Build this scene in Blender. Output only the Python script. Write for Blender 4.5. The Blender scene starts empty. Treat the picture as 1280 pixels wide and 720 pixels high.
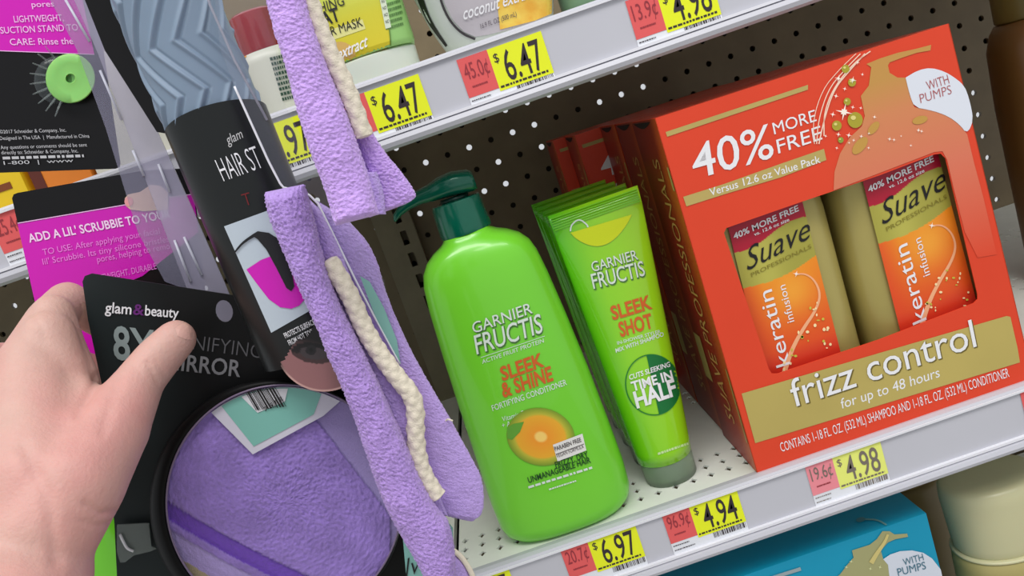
import bpy, bmesh, math, random
import numpy as np
from mathutils import Vector, Matrix, noise
from mathutils.bvhtree import BVHTree
random.seed(5)
S = bpy.context.scene
COL = S.collection
# ------------------------------------------------------------------ camera
CAMP = np.array([-.1094, -.4643, .2602]); ANG = (-.1867, .3352, .006); FPX = 968.7
def _rot(a):
    rx, ry, rz = a
    cx, sx, cy, sy, cz, sz = np.cos(rx), np.sin(rx), np.cos(ry), np.sin(ry), np.cos(rz), np.sin(rz)
    Rz = np.array([[cz,-sz,0],[sz,cz,0],[0,0,1]]); Rx = np.array([[1,0,0],[0,cx,-sx],[0,sx,cx]])
    Ry = np.array([[cy,0,sy],[0,1,0],[-sy,0,cy]])
    return Rz @ Rx @ Ry
RC = _rot(ANG)
cam = bpy.data.cameras.new('camera'); camo = bpy.data.objects.new('camera', cam); COL.objects.link(camo)
cam.sensor_width = 36; cam.lens = FPX / 1280 * 36; cam.clip_start = .01; cam.clip_end = 60
M4 = Matrix.Identity(4)
for r in range(3):
    M4[r][0] = RC[r, 0]; M4[r][1] = RC[r, 2]; M4[r][2] = -RC[r, 1]; M4[r][3] = CAMP[r]
camo.matrix_world = M4
S.camera = camo
# ------------------------------------------------------------------ world, lights, exposure
S.view_settings.view_transform = 'Standard'; S.view_settings.look = 'None'
S.view_settings.gamma = 1; S.view_settings.use_curve_mapping = False
S.view_settings.exposure = 0.13
W = bpy.data.worlds.new('store_air'); S.world = W; W.use_nodes = True
W.node_tree.nodes['Background'].inputs[0].default_value = (.93, .96, 1.0, 1)
W.node_tree.nodes['Background'].inputs[1].default_value = .62
def area(name, loc, tgt, sx, sy, power, col=(1, .98, .95)):
    l = bpy.data.lights.new(name, 'AREA'); l.shape = 'RECTANGLE'; l.size = sx; l.size_y = sy; l.energy = power; l.color = col
    o = bpy.data.objects.new(name, l); COL.objects.link(o); o.location = loc
    o.rotation_euler = (Vector(tgt) - Vector(loc)).to_track_quat('-Z', 'Y').to_euler()
    return o
area('ceiling_tube_light', (-.5, -1.1, 2.3), (-.1, 0, .1), 2.4, .35, 34)
area('ceiling_tube_light', (.9, -1.6, 2.3), (0, 0, .1), 2.4, .35, 22)
# ------------------------------------------------------------------ projection helpers
def ray(px, py): return RC @ np.array([(px - 640) / FPX, 1, -(py - 360) / FPX])
def at(px, py, Y):
    d = ray(px, py); return CAMP + d * ((Y - CAMP[1]) / d[1])
def atx(px, py, X):
    d = ray(px, py); return CAMP + d * ((X - CAMP[0]) / d[0])
def atz(px, py, Z):
    d = ray(px, py); return CAMP + d * ((Z - CAMP[2]) / d[2])
# ------------------------------------------------------------------ materials
def lin(c):
    c = [x / 255 for x in c]
    return tuple(x / 12.92 if x <= .04045 else ((x + .055) / 1.055) ** 2.4 for x in c) + (1,)
_m = {}
def mat(name, c=(200, 200, 200), rough=.5, var=.0, vscale=60, bump=0, bscale=300, metal=0, coat=0, trans=0,
        alpha=1, sss=0, grad=None, vcol=False, ior=1.45, sheen=0, spec=.5, c2=None, c2scale=30):
    """grad = (axis, lo, hi, [(pos, rgb), ...]) in object coordinates: a colour blend, printed, moulded or painted in for light"""
    if name in _m: return _m[name]
    m = bpy.data.materials.new(name); m.use_nodes = True; nt = m.node_tree; b = nt.nodes['Principled BSDF']
    b.inputs['Roughness'].default_value = rough; b.inputs['Metallic'].default_value = metal
    b.inputs['Coat Weight'].default_value = coat; b.inputs['Transmission Weight'].default_value = trans
    b.inputs['Alpha'].default_value = alpha; b.inputs['IOR'].default_value = ior
    b.inputs['Specular IOR Level'].default_value = spec
    if sss:
        b.inputs['Subsurface Weight'].default_value = sss; b.inputs['Subsurface Radius'].default_value = (1, .35, .2)
        b.inputs['Subsurface Scale'].default_value = .006
    if sheen:
        b.inputs['Sheen Weight'].default_value = sheen; b.inputs['Sheen Roughness'].default_value = .5
    tc = nt.nodes.new('ShaderNodeTexCoord')
    base = None
    if vcol:
        a = nt.nodes.new('ShaderNodeVertexColor'); a.layer_name = 'Col'; base = a.outputs['Color']
    elif grad:
        sp = nt.nodes.new('ShaderNodeSeparateXYZ'); nt.links.new(tc.outputs['Object'], sp.inputs[0])
        mr = nt.nodes.new('ShaderNodeMapRange'); mr.inputs[1].default_value = grad[1]; mr.inputs[2].default_value = grad[2]
        nt.links.new(sp.outputs[grad[0]], mr.inputs[0])
        cr = nt.nodes.new('ShaderNodeValToRGB'); el = cr.color_ramp.elements
        while len(el) < len(grad[3]): el.new(.5)
        for e, (p, cc) in zip(el, grad[3]): e.position = p; e.color = lin(cc)
        nt.links.new(mr.outputs[0], cr.inputs[0]); base = cr.outputs[0]
    else:
        rgb = nt.nodes.new('ShaderNodeRGB'); rgb.outputs[0].default_value = lin(c); base = rgb.outputs[0]
    if c2:
        n = nt.nodes.new('ShaderNodeTexNoise'); n.inputs['Scale'].default_value = c2scale; n.inputs['Detail'].default_value = 4
        nt.links.new(tc.outputs['Object'], n.inputs['Vector'])
        mr = nt.nodes.new('ShaderNodeMapRange'); mr.inputs[1].default_value = .38; mr.inputs[2].default_value = .62
        nt.links.new(n.outputs[0], mr.inputs[0])
        mx = nt.nodes.new('ShaderNodeMix'); mx.data_type = 'RGBA'; mx.inputs[7].default_value = lin(c2)
        nt.links.new(mr.outputs[0], mx.inputs[0]); nt.links.new(base, mx.inputs[6]); base = mx.outputs[2]
    if var:
        n = nt.nodes.new('ShaderNodeTexNoise'); n.inputs['Scale'].default_value = vscale; n.inputs['Detail'].default_value = 5
        nt.links.new(tc.outputs['Object'], n.inputs['Vector'])
        mr = nt.nodes.new('ShaderNodeMapRange'); mr.inputs[1].default_value = .3; mr.inputs[2].default_value = .7
        mr.inputs[3].default_value = 1 - var; mr.inputs[4].default_value = 1 + var
        nt.links.new(n.outputs[0], mr.inputs[0])
        vm = nt.nodes.new('ShaderNodeVectorMath'); vm.operation = 'SCALE'
        nt.links.new(base, vm.inputs[0]); nt.links.new(mr.outputs[0], vm.inputs['Scale']); base = vm.outputs[0]
    nt.links.new(base, b.inputs['Base Color'])
    if bump:
        n = nt.nodes.new('ShaderNodeTexNoise'); n.inputs['Scale'].default_value = bscale; n.inputs['Detail'].default_value = 3
        nt.links.new(tc.outputs['Object'], n.inputs['Vector'])
        bp = nt.nodes.new('ShaderNodeBump'); bp.inputs['Strength'].default_value = bump; bp.inputs['Distance'].default_value = .001
        nt.links.new(n.outputs[0], bp.inputs['Height']); nt.links.new(bp.outputs[0], b.inputs['Normal'])
    _m[name] = m; return m
def pr_(c, rough=.45):
    return mat('print_%d_%d_%d' % tuple(c), c, rough)
# ------------------------------------------------------------------ object helpers
def place(o, parent):
    COL.objects.link(o)
    if parent is not None:
        o.parent = parent
        o.matrix_parent_inverse = Matrix.Translation(-world_loc(parent))
    return o
def world_loc(o):
    return Vector(o.get('_w', (0, 0, 0)))
def thing(name, label, cat, loc=(0, 0, 0), group=None):
    o = bpy.data.objects.new(name, None); COL.objects.link(o); o.empty_display_size = .01
    o.location = loc; o['_w'] = [float(v) for v in loc]; o['label'] = label; o['category'] = cat
    if group: o['group'] = group
    return o
def tag(o, label, cat, group=None):
    o['label'] = label; o['category'] = cat
    if group: o['group'] = group
    return o
def mesh(name, V, F, m, parent=None, smooth=False, kind=None, cols=None, sharp=None):
    me = bpy.data.meshes.new(name)
    me.from_pydata([tuple(map(float, v)) for v in V], [], [tuple(int(i) for i in f) for f in F])
    me.materials.append(m)
    if smooth: me.polygons.foreach_set('use_smooth', [True] * len(me.polygons))
    if cols is not None:
        ca = me.color_attributes.new('Col', 'FLOAT_COLOR', 'POINT')
        ca.data.foreach_set('color', np.asarray(cols, np.float32).ravel())
    me.update()
    o = bpy.data.objects.new(name, me)
    place(o, parent)
    if kind: o['kind'] = kind
    if sharp: me.set_sharp_from_angle(angle=math.radians(sharp))
    return o
def copy_tree(o, loc, label):
    c = o.copy(); COL.objects.link(c); c.location = loc; c['label'] = label
    for ch in list(o.children):
        d = ch.copy(); COL.objects.link(d); d.parent = c; d.matrix_parent_inverse = ch.matrix_parent_inverse.copy()
        for g in ch.children:
            e = g.copy(); COL.objects.link(e); e.parent = d; e.matrix_parent_inverse = g.matrix_parent_inverse.copy()
    return c
class MB:
    def __init__(s): s.V = []; s.F = []
    def add(s, V, F):
        n = len(s.V); s.V += [tuple(v) for v in V]; s.F += [tuple(i + n for i in f) for f in F]; return s
    def box(s, x0, x1, y0, y1, z0, z1):
        V = [(x, y, z) for x in (x0, x1) for y in (y0, y1) for z in (z0, z1)]
        return s.add(V, [(0,1,3,2),(4,6,7,5),(0,4,5,1),(2,3,7,6),(0,2,6,4),(1,5,7,3)])
    def out(s, name, m, parent=None, bevel=0, **k):
        o = mesh(name, s.V, s.F, m, parent, **k)
        if bevel:
            bm = bmesh.new(); bm.from_mesh(o.data)
            bmesh.ops.bevel(bm, geom=bm.edges[:], offset=bevel, segments=2, affect='EDGES', profile=.6)
            bm.to_mesh(o.data); bm.free(); o.data.polygons.foreach_set('use_smooth', [True] * len(o.data.polygons))
            o.data.set_sharp_from_angle(angle=math.radians(50))
        return o
def loft(rings, cap=True):
    n = len(rings[0]); V = [p for r in rings for p in r]; F = []
    for i in range(len(rings) - 1):
        for j in range(n):
            k = (j + 1) % n
            F.append((i*n+j, i*n+k, (i+1)*n+k, (i+1)*n+j))
    if cap:
        F.append(tuple(range(n))[::-1]); F.append(tuple((len(rings)-1)*n + j for j in range(n)))
    return V, F
def sring(cx, cy, z, a, b, e=2.0, n=56, dz=None):
    out = []
    for j in range(n):
        t = 2 * math.pi * j / n; c, s = math.cos(t), math.sin(t)
        out.append((cx + a * math.copysign(abs(c) ** (2 / e), c), cy + b * math.copysign(abs(s) ** (2 / e), s), z))
    return out
def tube(pts, r, n=12, fn=None):
    P = [np.array(p, float) for p in pts]; rings = []
    up = np.array([0, 1, 0.])
    for i, p in enumerate(P):
        t = P[min(i+1, len(P)-1)] - P[max(i-1, 0)]; t /= np.linalg.norm(t) + 1e-12
        a = np.cross(up, t); a /= np.linalg.norm(a) + 1e-12; b = np.cross(t, a)
        rr = r[i] if hasattr(r, '__len__') else r
        rings.append([p + (a * math.cos(2*math.pi*j/n) + b * math.sin(2*math.pi*j/n)) * (rr * (fn(i, j) if fn else 1)) for j in range(n)])
    return loft(rings)
def resample(pts, n):
    P = np.array(pts, float); d = np.r_[0, np.cumsum(np.linalg.norm(np.diff(P, axis=0), axis=1))]
    s = np.linspace(0, d[-1], n)
    return np.stack([np.interp(s, d, P[:, k]) for k in range(P.shape[1])], 1)
def smoothline(pts, n, it=2):
    P = np.array(pts, float)
    for _ in range(it):
        Q = [P[0]]
        for a, b in zip(P[:-1], P[1:]): Q += [a * .75 + b * .25, a * .25 + b * .75]
        Q.append(P[-1]); P = np.array(Q)
    return resample(P, n)
class PL:
    """a plane y = Y of the place; turns photograph points into points on it"""
    def __init__(s, Y): s.Y = Y
    def __call__(s, p, lift=0): return at(p[0], p[1], s.Y - lift)
class PX:
    def __init__(s, X): s.X = X
    def __call__(s, p, lift=0): return atx(p[0], p[1], s.X - lift)
def bvh_of(*obs):
    V = []; F = []
    for o in obs:
        n = len(V); V += [v.co.copy() for v in o.data.vertices]; F += [[i + n for i in p.vertices] for p in o.data.polygons]
    return BVHTree.FromPolygons(V, F)
def drape(V, bvh, lift):
    out = []
    for v in V:
        d = Vector((v[0] - CAMP[0], v[1] - CAMP[1], v[2] - CAMP[2])).normalized()
        h = bvh.ray_cast(Vector((v[0], v[1], v[2])) - d * .06, d)
        if h[0]: out.append(tuple(h[0] - d * lift))
        else:
            g = bvh.find_nearest(Vector((v[0], v[1], v[2]))); out.append(tuple(g[0] - d * lift * .3) if g[0] else tuple(v))
    return out
def polyprint(name, pts, pl, m, parent, lift=.0002, bvh=None, sub=0, holes=()):
    bm = bmesh.new()
    for loop in [pts] + list(holes):
        vs = [bm.verts.new(pl(p, lift)) for p in loop]
        for a, b in zip(vs, vs[1:] + vs[:1]): bm.edges.new((a, b))
    bmesh.ops.triangle_fill(bm, edges=bm.edges[:], use_beauty=True)
    if bvh:
        for _ in range(7):
            lg = [e for e in bm.edges if e.calc_length() > .0024]
            if not lg: break
            bmesh.ops.subdivide_edges(bm, edges=lg, cuts=1); bmesh.ops.triangulate(bm, faces=bm.faces[:])
        bm.verts.index_update()
    bm.verts.ensure_lookup_table()
    V = [v.co[:] for v in bm.verts]; F = [[v.index for v in f.verts] for f in bm.faces]; bm.free()
    if bvh: V = drape(V, bvh, lift)
    return mesh(name, V, F, m, parent)
def ell(cx, cy, rx, ry, rot=0, n=36, a0=0, a1=360):
    out = []
    full = abs(a1 - a0) >= 360
    for i in range(n):
        t = math.radians(a0 + (a1 - a0) * i / (n if full else n - 1)); x, y = rx * math.cos(t), ry * math.sin(t)
        c, s = math.cos(math.radians(rot)), math.sin(math.radians(rot))
        out.append((cx + x * c - y * s, cy + x * s + y * c))
    return out
def ribbon(name, pts, w, pl, m, parent, lift=.0003, bvh=None, n=None):
    P = smoothline(pts, n or max(8, len(pts) * 6)) if len(pts) > 2 else resample(pts, 6)
    V = []; F = []
    for i, p in enumerate(P):
        t = P[min(i+1, len(P)-1)] - P[max(i-1, 0)]; t = t / (np.linalg.norm(t) + 1e-9); q = np.array([-t[1], t[0]])
        ww = w[0] + (w[1] - w[0]) * i / (len(P)-1) if hasattr(w, '__len__') else w
        V += [pl(p + q * ww / 2, lift), pl(p - q * ww / 2, lift)]
        if i: F.append((2*i-2, 2*i-1, 2*i+1, 2*i))
    if bvh: V = drape(V, bvh, lift)
    return mesh(name, V, F, m, parent)
_t = {}
def glyphs(s, bold=0):
    k = (s, bold)
    if k in _t: return _t[k]
    cu = bpy.data.curves.new('t', 'FONT'); cu.body = s; cu.size = 1; cu.resolution_u = 3; cu.offset = bold
    o = bpy.data.objects.new('t', cu); me = o.to_mesh()
    V = np.array([v.co[:] for v in me.vertices]) if len(me.vertices) else np.zeros((0, 3))
    F = [tuple(p.vertices) for p in me.polygons]
    o.to_mesh_clear(); bpy.data.objects.remove(o); bpy.data.curves.remove(cu)
    _t[k] = (V, F); return _t[k]
CAPH = None
def text(s, p0, p1, ptop, pl, m, parent, lift=.0004, bold=0, bvh=None, name='lettering', cap=None, shear=0):
    """baseline from p0 to p1, ptop = top of the capitals above p0 (photograph points on surface pl)"""
    global CAPH
    if CAPH is None: CAPH = glyphs('H')[0][:, 1].max()
    V, F = glyphs(s, bold)
    if not len(V): return None
    x0, x1 = V[:, 0].min(), V[:, 0].max()
    O = pl(p0, lift); U = pl(p1, lift) - O; T = pl(ptop, lift) - O
    X = (V[:, 0] - x0) / (x1 - x0); Yv = V[:, 1] / (cap or CAPH)
    Q = O + X[:, None] * U + Yv[:, None] * (T + shear * U / np.linalg.norm(U) * np.linalg.norm(T))
    if bvh:
        bm = bmesh.new(); vs = [bm.verts.new(q) for q in Q]
        for f in F:
            try: bm.faces.new([vs[i] for i in f])
            except ValueError: pass
        for _ in range(3):
            lg = [e for e in bm.edges if e.calc_length() > .0014]
            if not lg: break
            bmesh.ops.subdivide_edges(bm, edges=lg, cuts=1); bmesh.ops.triangulate(bm, faces=bm.faces[:])
        bm.verts.ensure_lookup_table(); bm.verts.index_update()
        Q = drape([v.co[:] for v in bm.verts], bvh, lift); F = [[v.index for v in f.verts] for f in bm.faces]; bm.free()
    return mesh(name, Q, F, m, parent)
def fine_lines(n, p0, p1, down, pl, m, parent, lift=.0004, bvh=None, h=.32, name='fine_print', seed=1, ragged=.25):
    """rows of print too small to read: broken dashes"""
    rnd = random.Random(seed); V = []; F = []
    p0, p1, down = map(np.array, (p0, p1, down)); u = (p1 - p0).astype(float)
    for r in range(n):
        t = 0; end = 1 - rnd.random() * ragged
        while t < end:
            w = rnd.uniform(.03, .1); a = p0 + u * t + down * r; b = p0 + u * min(t + w, end) + down * r
            dd = down * h; k = len(V)
            V += [pl(a, lift), pl(b, lift), pl(b + dd, lift), pl(a + dd, lift)]; F.append((k, k+1, k+2, k+3)); t += w + .02
    if bvh: V = drape(V, bvh, lift)
    return mesh(name, V, F, m, parent)
def bars(p0, p1, down, pl, m, parent, n=16, lift=.0004, seed=3, name='barcode', bvh=None):
    rnd = random.Random(seed); V = []; F = []; p0, p1, down = map(lambda q: np.array(q, float), (p0, p1, down)); u = p1 - p0
    t = 0
    while t < 1:
        w = rnd.choice([.35, .35, .7, 1.1]) / n; k = len(V); a = p0 + u * t; b = p0 + u * min(1, t + w)
        V += [pl(a, lift), pl(b, lift), pl(b + down, lift), pl(a + down, lift)]; F.append((k, k+1, k+2, k+3)); t += w + rnd.choice([.35, .5, .8]) / n
    if bvh: V = drape(V, bvh, lift)
    return mesh(name, V, F, m, parent)
WHITE = pr_((235, 235, 238)); BLACK = pr_((22, 20, 22)); 
# ================================================================== STRUCTURE
SD = .4057                      # pegboard plane
HX, HZ = .0442, .2607           # one hole centre
peg = mat('pegboard_brown', (112, 98, 74), .55, var=.12, vscale=25, bump=.15, bscale=120)
def pegboard(x0, x1, z0, z1):
    st = .0254; V = []; F = []; r = .0033; T = .004
    i0, i1 = round((x0 - HX) / st), round((x1 - HX) / st); k0, k1 = round((z0 - HZ) / st), round((z1 - HZ) / st)
    for i in range(i0, i1):
        for k in range(k0, k1):
            cx, cz = HX + i * st, HZ + k * st; n = len(V); h = st / 2
            sq = [(h, 0), (h, h), (0, h), (-h, h), (-h, 0), (-h, -h), (0, -h), (h, -h)]
            for a, b in sq: V.append((cx + a, SD, cz + b))
            for yy in (SD, SD + T):
                for q in range(8):
                    V.append((cx + r * math.cos(q * math.pi / 4), yy, cz + r * math.sin(q * math.pi / 4)))
            for q in range(8):
                w = (q + 1) % 8
                F += [(n+q, n+w, n+8+w, n+8+q), (n+8+q, n+8+w, n+16+w, n+16+q)]
    return V, F
V, F = pegboard(-.21, .62, -.36, .62)
o = mesh('wall_back', V, F, peg, kind='structure')
V, F = pegboard(-1.0, -.21, -.36, .62)
mesh('wall_back', V, F, peg, kind='structure')
# dark patchwork added behind the holes; open cells let them show bright
dk = mat('added_backing_and_trim_dark', (38, 33, 28), .8, var=.2)
op = {(i, -1) for i in range(-4, 3)} | {(0, 0), (1, 0), (2, 0), (-6, 0), (-3, 1)}
rb = random.Random(11); b = MB()
for i in range(-44, 24):
    for j in range(-15, 26):
        cx, cz = HX + i * .0254, HZ - j * .0254
        if i >= 16: open_ = j >= 5 or (i == 17 and j == 4)
        elif i < -2: open_ = rb.random() < .35
        else: open_ = rb.random() < .12 and j > 1
        if (i, j) in op: open_ = True
        if not open_: b.box(cx - .0127, cx + .0127, SD + .012, SD + .014, cz - .0127, cz + .0127)
b.out('added_hole_backing', dk, kind='structure')
# slotted upright between the two bays
up = MB(); x0, x1 = -.236, -.194
zs = [.62]; z = .62
sl = .0125
cols = [(-.2105, -.2055)]
zt = .6075
up.box(x0, -.2115, SD - .012, SD + .004, -.36, .62); up.box(-.2045, x1, SD - .012, SD + .004, -.36, .62)
z = -.36; k = 0
while z < .62:
    up.box(-.2115, -.2045, SD - .012, SD - .009, z, z + .0095); z += .0254
upr = up.out('trim_1', mat('upright_olive', (122, 113, 90), .5, var=.08), kind='structure')
b = MB(); b.box(-.2115, -.2045, SD + .001, SD + .004, -.36, .62); b.out('trim_2', mat('slot_black', (12, 12, 12), .9), kind='structure')
fl = MB()
for i in range(-4, 5):
    for j in range(0, 6):
        fl.box(i * .305 - .152, i * .305 + .150, -j * .305 - .3, -j * .305 + .0025, -.93, -.9)
fl.out('floor', mat('floor_tile', (190, 186, 176), .35, var=.06, vscale=8), kind='structure')
MB().box(-2, 2, -3, 1, -.95, -.931).out('floor_base', mat('grout', (120, 116, 108), .8), kind='structure')
# ------------------------------------------------------------------ shelves
RH = .0395
shelfm = mat('shelf_enamel', (222, 224, 216), .38, var=.05, vscale=30)
railm = mat('rail_grey', (192, 192, 200), .3, var=.02, vscale=12)
coverm = mat('rail_clear', (225, 228, 235), .12, alpha=.16, coat=.5)
def rail(parent, x0, x1, z):
    prof = [(.010, 0), (.004, .0012), (-.0002, .0008), (-.0012, -.0006), (-.0004, -.002), (-.0004, -.0325), (-.0012, -.034), (-.0045, -.0345),
            (-.0055, -.037), (-.0045, -.0395), (.0, -.041), (.008, -.0405), (.008, -.0385), (.001, -.038), (.0015, -.004), (.010, -.002)]
    rings = [[(x, y, z + zz) for y, zz in prof] for x in (x0, x1)]
    V, F = loft(rings); mesh('price_rail', V, F, railm, parent)
    b = MB(); b.box(x0 + .001, x1 - .001, -.0046, -.0042, z - .0345, z - .0015)
    # thin clear lips of the channel only: two lines above and below the tags
    b2 = MB(); b2.box(x0, x1, -.0022, -.0004, z - .0022, z - .0008); b2.box(x0, x1, -.0030, -.0004, z - .0335, z - .0318)
    b2.out('channel_lip', mat('lip_pale', (226, 226, 232), .25), parent)
def deck(parent, x0, x1, z, holes):
    if not holes:
        MB().box(x0, x1, .009, SD - .013, z - .0015, z).out('deck', shelfm, parent, bevel=.0003)
    else:
        st = .0127; V = []; F = []; nx0 = round((x0 + .1911) / st); nx1 = round((x1 + .1911) / st)
        xs = [i for i in range(nx0, nx1)]
        ny = int((SD - .013 - .019) / st)
        for i in xs:
            cx = -.1911 + i * st
            for j in range(ny):
                if j % 10 > 2:
                    cy = .0252 + j * st; q = len(V); h = st / 2; V += [(cx-h, cy-h, z), (cx+h, cy-h, z), (cx+h, cy+h, z), (cx-h, cy+h, z)]; F.append((q, q+1, q+2, q+3)); continue
                cy = .0252 + j * st; n = len(V); h = st / 2; hx, hy = .0030, .0036
                skip = (i % 8 == 7) and j % 5 == 4
                sq = [(h, 0), (h, h), (0, h), (-h, h), (-h, 0), (-h, -h), (0, -h), (h, -h)]
                for a, c in sq: V.append((cx + a, cy + c, z))
                dm = [(hx, 0), (hx*.42, hy*.42), (0, hy), (-hx*.42, hy*.42), (-hx, 0), (-hx*.42, -hy*.42), (0, -hy), (hx*.42, -hy*.42)]
                for zz in (z, z - .0014):
                    for a, c in dm: V.append((cx + a, cy + c, zz))
                for q in range(8):
                    w = (q + 1) % 8
                    F += [(n+q, n+w, n+8+w, n+8+q), (n+8+q, n+8+w, n+16+w, n+16+q)]
        xa = -.1911 + (xs[0] - .5) * st; xb = -.1911 + (xs[-1] + .5) * st; ye = .0252 + (ny - .5) * st; ys = .0252 - st / 2
        n = len(V)
        def q4(a, b_, c, d):
            k = len(V); V.extend([(a, c, z), (b_, c, z), (b_, d, z), (a, d, z)]); F.append((k, k+1, k+2, k+3))
        q4(x0, x1, .009, ys); q4(x0, xa, ys, ye); q4(xb, x1, ys, ye); q4(x0, x1, ye, SD - .013)
        mesh('deck', V, F, shelfm, parent)
    # side brackets
    for xx in (x0 + .001, x1 - .003):
        MB().box(xx, xx + .002, .012, SD - .013, z - .036, z - .0016).out('bracket', shelfm, parent, bevel=.0003)
def shelf(x0, x1, z, holes, label):
    t = thing('store_shelf', label, 'shelf', ((x0 + x1) / 2, 0, z - .04))
    rail(t, x0, x1, z); deck(t, x0, x1, z, holes); return t
XR = .56
shelf(-.2085, XR, 0, True, 'pale perforated metal shelf under the green bottle and red boxes')
shelf(-.2275, XR, .3146, False, 'upper metal shelf whose grey price rail crosses above the red box')
shelf(-.2085, XR, -.302, False, 'lowest metal shelf carrying the blue box, below the frame')
shelf(-.98, -.2125, 0, True, 'lower shelf of the left bay, hidden behind the hand')
shelf(-.98, -.2315, .3146, False, 'upper shelf of the left bay behind the pink cards')
MB().box(-.98, XR, .02, SD - .02, -.34, -.338).out('trim_3', dk, kind='structure')
# ================================================================== PRICE TAGS
yel = mat('tag_yellow', (232, 240, 30), .5); yel2 = mat('tag_yellow_faded', (232, 238, 120), .5)
red_ = mat('tag_coral', (226, 92, 92), .5); red2 = mat('tag_coral_faded', (236, 140, 150), .5)
tagw = mat('tag_white', (228, 230, 236), .5); ink = mat('tag_ink', (50, 40, 45), .5); ink2 = mat('tag_ink_red', (150, 50, 60), .5)
inkf = mat('tag_ink_faded', (120, 110, 100), .5)
class XZ:
    """flat surface y = Y with its own x, z coordinates in metres"""
    def __init__(s, x, z, Y, rot=0): s.x, s.z, s.Y, s.c, s.s = x, z, Y, math.cos(rot), math.sin(rot)
    def __call__(s, p, lift=0): return np.array([s.x + p[0] * s.c - p[1] * s.s, s.Y - lift, s.z + p[0] * s.s + p[1] * s.c])
def price_tag(xl, ztop, unit, price, label, faded=False, red=True, seed=1, rot=0, zdrop=0):
    t = thing('price_tag', label, 'price tag', (xl, -.002, ztop - .034), 'price tags in the shelf rails')
    pl = XZ(xl, ztop - .0022 - zdrop, -.0006, rot); Y_, R_ = (yel2, red2) if faded else (yel, red_)
    rw = .0185 if red else 0; W_ = .0515 if red else .033; HT = .031; I = inkf if faded else ink
    q = lambda x0, x1, z0, z1: [(x0, z0), (x1, z0), (x1, z1), (x0, z1)]
    polyprint('paper', q(0, W_, -HT, 0), pl, tagw, t, .0001)
    if red:
        polyprint('unit_price_panel', q(0, rw, -.0225, 0), pl, R_, t, .0003)
        if unit: text(unit, (.002, -.0125), (.0165, -.0125), (.002, -.0035), pl, ink2 if not faded else I, t, .0005, bold=.0)
        fine_lines(1, (.004, -.0165), (.014, -.0165), (0, -.003), pl, ink2, t, .0005, h=.35, seed=seed)
    polyprint('price_panel', q(rw, W_, -.0245, 0), pl, Y_, t, .0003)
    text(price, (rw + .0068, -.0205), (W_ - .0035, -.0205), (rw + .0068, -.0035), pl, I, t, .0005, bold=.006)
    text('$', (rw + .0022, -.0085), (rw + .0052, -.0085), (rw + .0022, -.0035), pl, I, t, .0005)
    fine_lines(1, (rw + .001, -.0218), (W_ - .002, -.0218), (0, -.004), pl, I, t, .0005, h=.3, seed=seed + 5, ragged=.02, name='fine_print')
    bars((rw + .010, -.0245), (W_ - .001, -.0245), (0, -.0038), pl, I, t, n=26, seed=seed)
    fine_lines(2, (.001, -.0243), (.016, -.0243), (0, -.0032), pl, I, t, .0005, h=.2, seed=seed + 9, ragged=.6)
    return t
# ================================================================== SUAVE BOX
redm = mat('carton_red', (222, 66, 34), .42, var=.03, vscale=15)
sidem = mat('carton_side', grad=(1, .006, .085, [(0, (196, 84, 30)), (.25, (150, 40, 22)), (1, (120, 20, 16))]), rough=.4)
goldp = mat('print_gold', (186, 165, 95), .4, var=.05, vscale=20)
YB = .0062
G_BOX = 'red two-bottle cartons in a row'
bx = thing('gift_box', 'front red-orange two-bottle carton with a window showing two gold bottles', 'box', (.095, .045, 0), G_BOX)
plB = PL(YB)
TL, TR, BL, BR = (.0022, .2405), (.1875, .2365), (0, .0005), (.1915, .0005)
BD = .068
win_px = [(905,291),(908,285),(1000,253),(1100,219),(1168,193),(1176,192),(1182,198),(1222,368),(1222,374),(1217,379),(1100,424),(972,467),(965,467),(961,461)]
bm = bmesh.new()
def loopv(pts, y): return [bm.verts.new((p[0], y, p[1])) for p in pts]
wl = [(v[0], v[2]) for v in (plB(p) for p in win_px)]
for y_ in (YB, YB + .0006):
    ed = []
    for lp in ([TL, TR, BR, BL], wl):
        vs = loopv(lp, y_)
        for a, c in zip(vs, vs[1:] + vs[:1]): ed.append(bm.edges.new((a, c)))
    bmesh.ops.triangle_fill(bm, edges=ed, use_beauty=True)
bm.verts.ensure_lookup_table()
nw = len(wl)
a0 = 4; b0 = 4 + nw + 4
for i in range(nw):
    j = (i + 1) % nw
    bm.faces.new((bm.verts[a0+i], bm.verts[a0+j], bm.verts[b0+j], bm.verts[b0+i]))
V = [v.co[:] for v in bm.verts]; F = [[v.index for v in f.verts] for f in bm.faces]; bm.free()
mesh('front_panel', V, F, redm, bx)
def quad3(name, pts, m, parent, t=.0005, n=(0, 0, 1)):
    P = [np.array(p, float) for p in pts]; n = np.array(n, float) * t
    V = P + [p + n for p in P]
    return mesh(name, V, [(0,1,2,3),(7,6,5,4),(0,4,5,1),(1,5,6,2),(2,6,7,3),(3,7,4,0)], m, parent)
yb0, yb1 = YB + .0007, YB + BD
inm = mat('carton_inside', (150, 74, 34), .7)
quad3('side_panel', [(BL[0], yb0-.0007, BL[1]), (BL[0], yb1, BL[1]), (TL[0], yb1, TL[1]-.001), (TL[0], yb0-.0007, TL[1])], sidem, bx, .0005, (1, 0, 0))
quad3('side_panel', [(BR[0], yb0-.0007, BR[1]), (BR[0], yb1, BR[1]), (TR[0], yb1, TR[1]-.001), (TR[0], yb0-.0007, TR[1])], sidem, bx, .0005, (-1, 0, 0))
quad3('top_panel', [(TL[0]+.0005, yb0-.0005, TL[1]), (TR[0]-.0005, yb0-.0005, TR[1]), (TR[0]-.0005, yb1, TR[1]), (TL[0]+.0005, yb1, TL[1])], redm, bx, .0006, (0, 0, -1))
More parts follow.
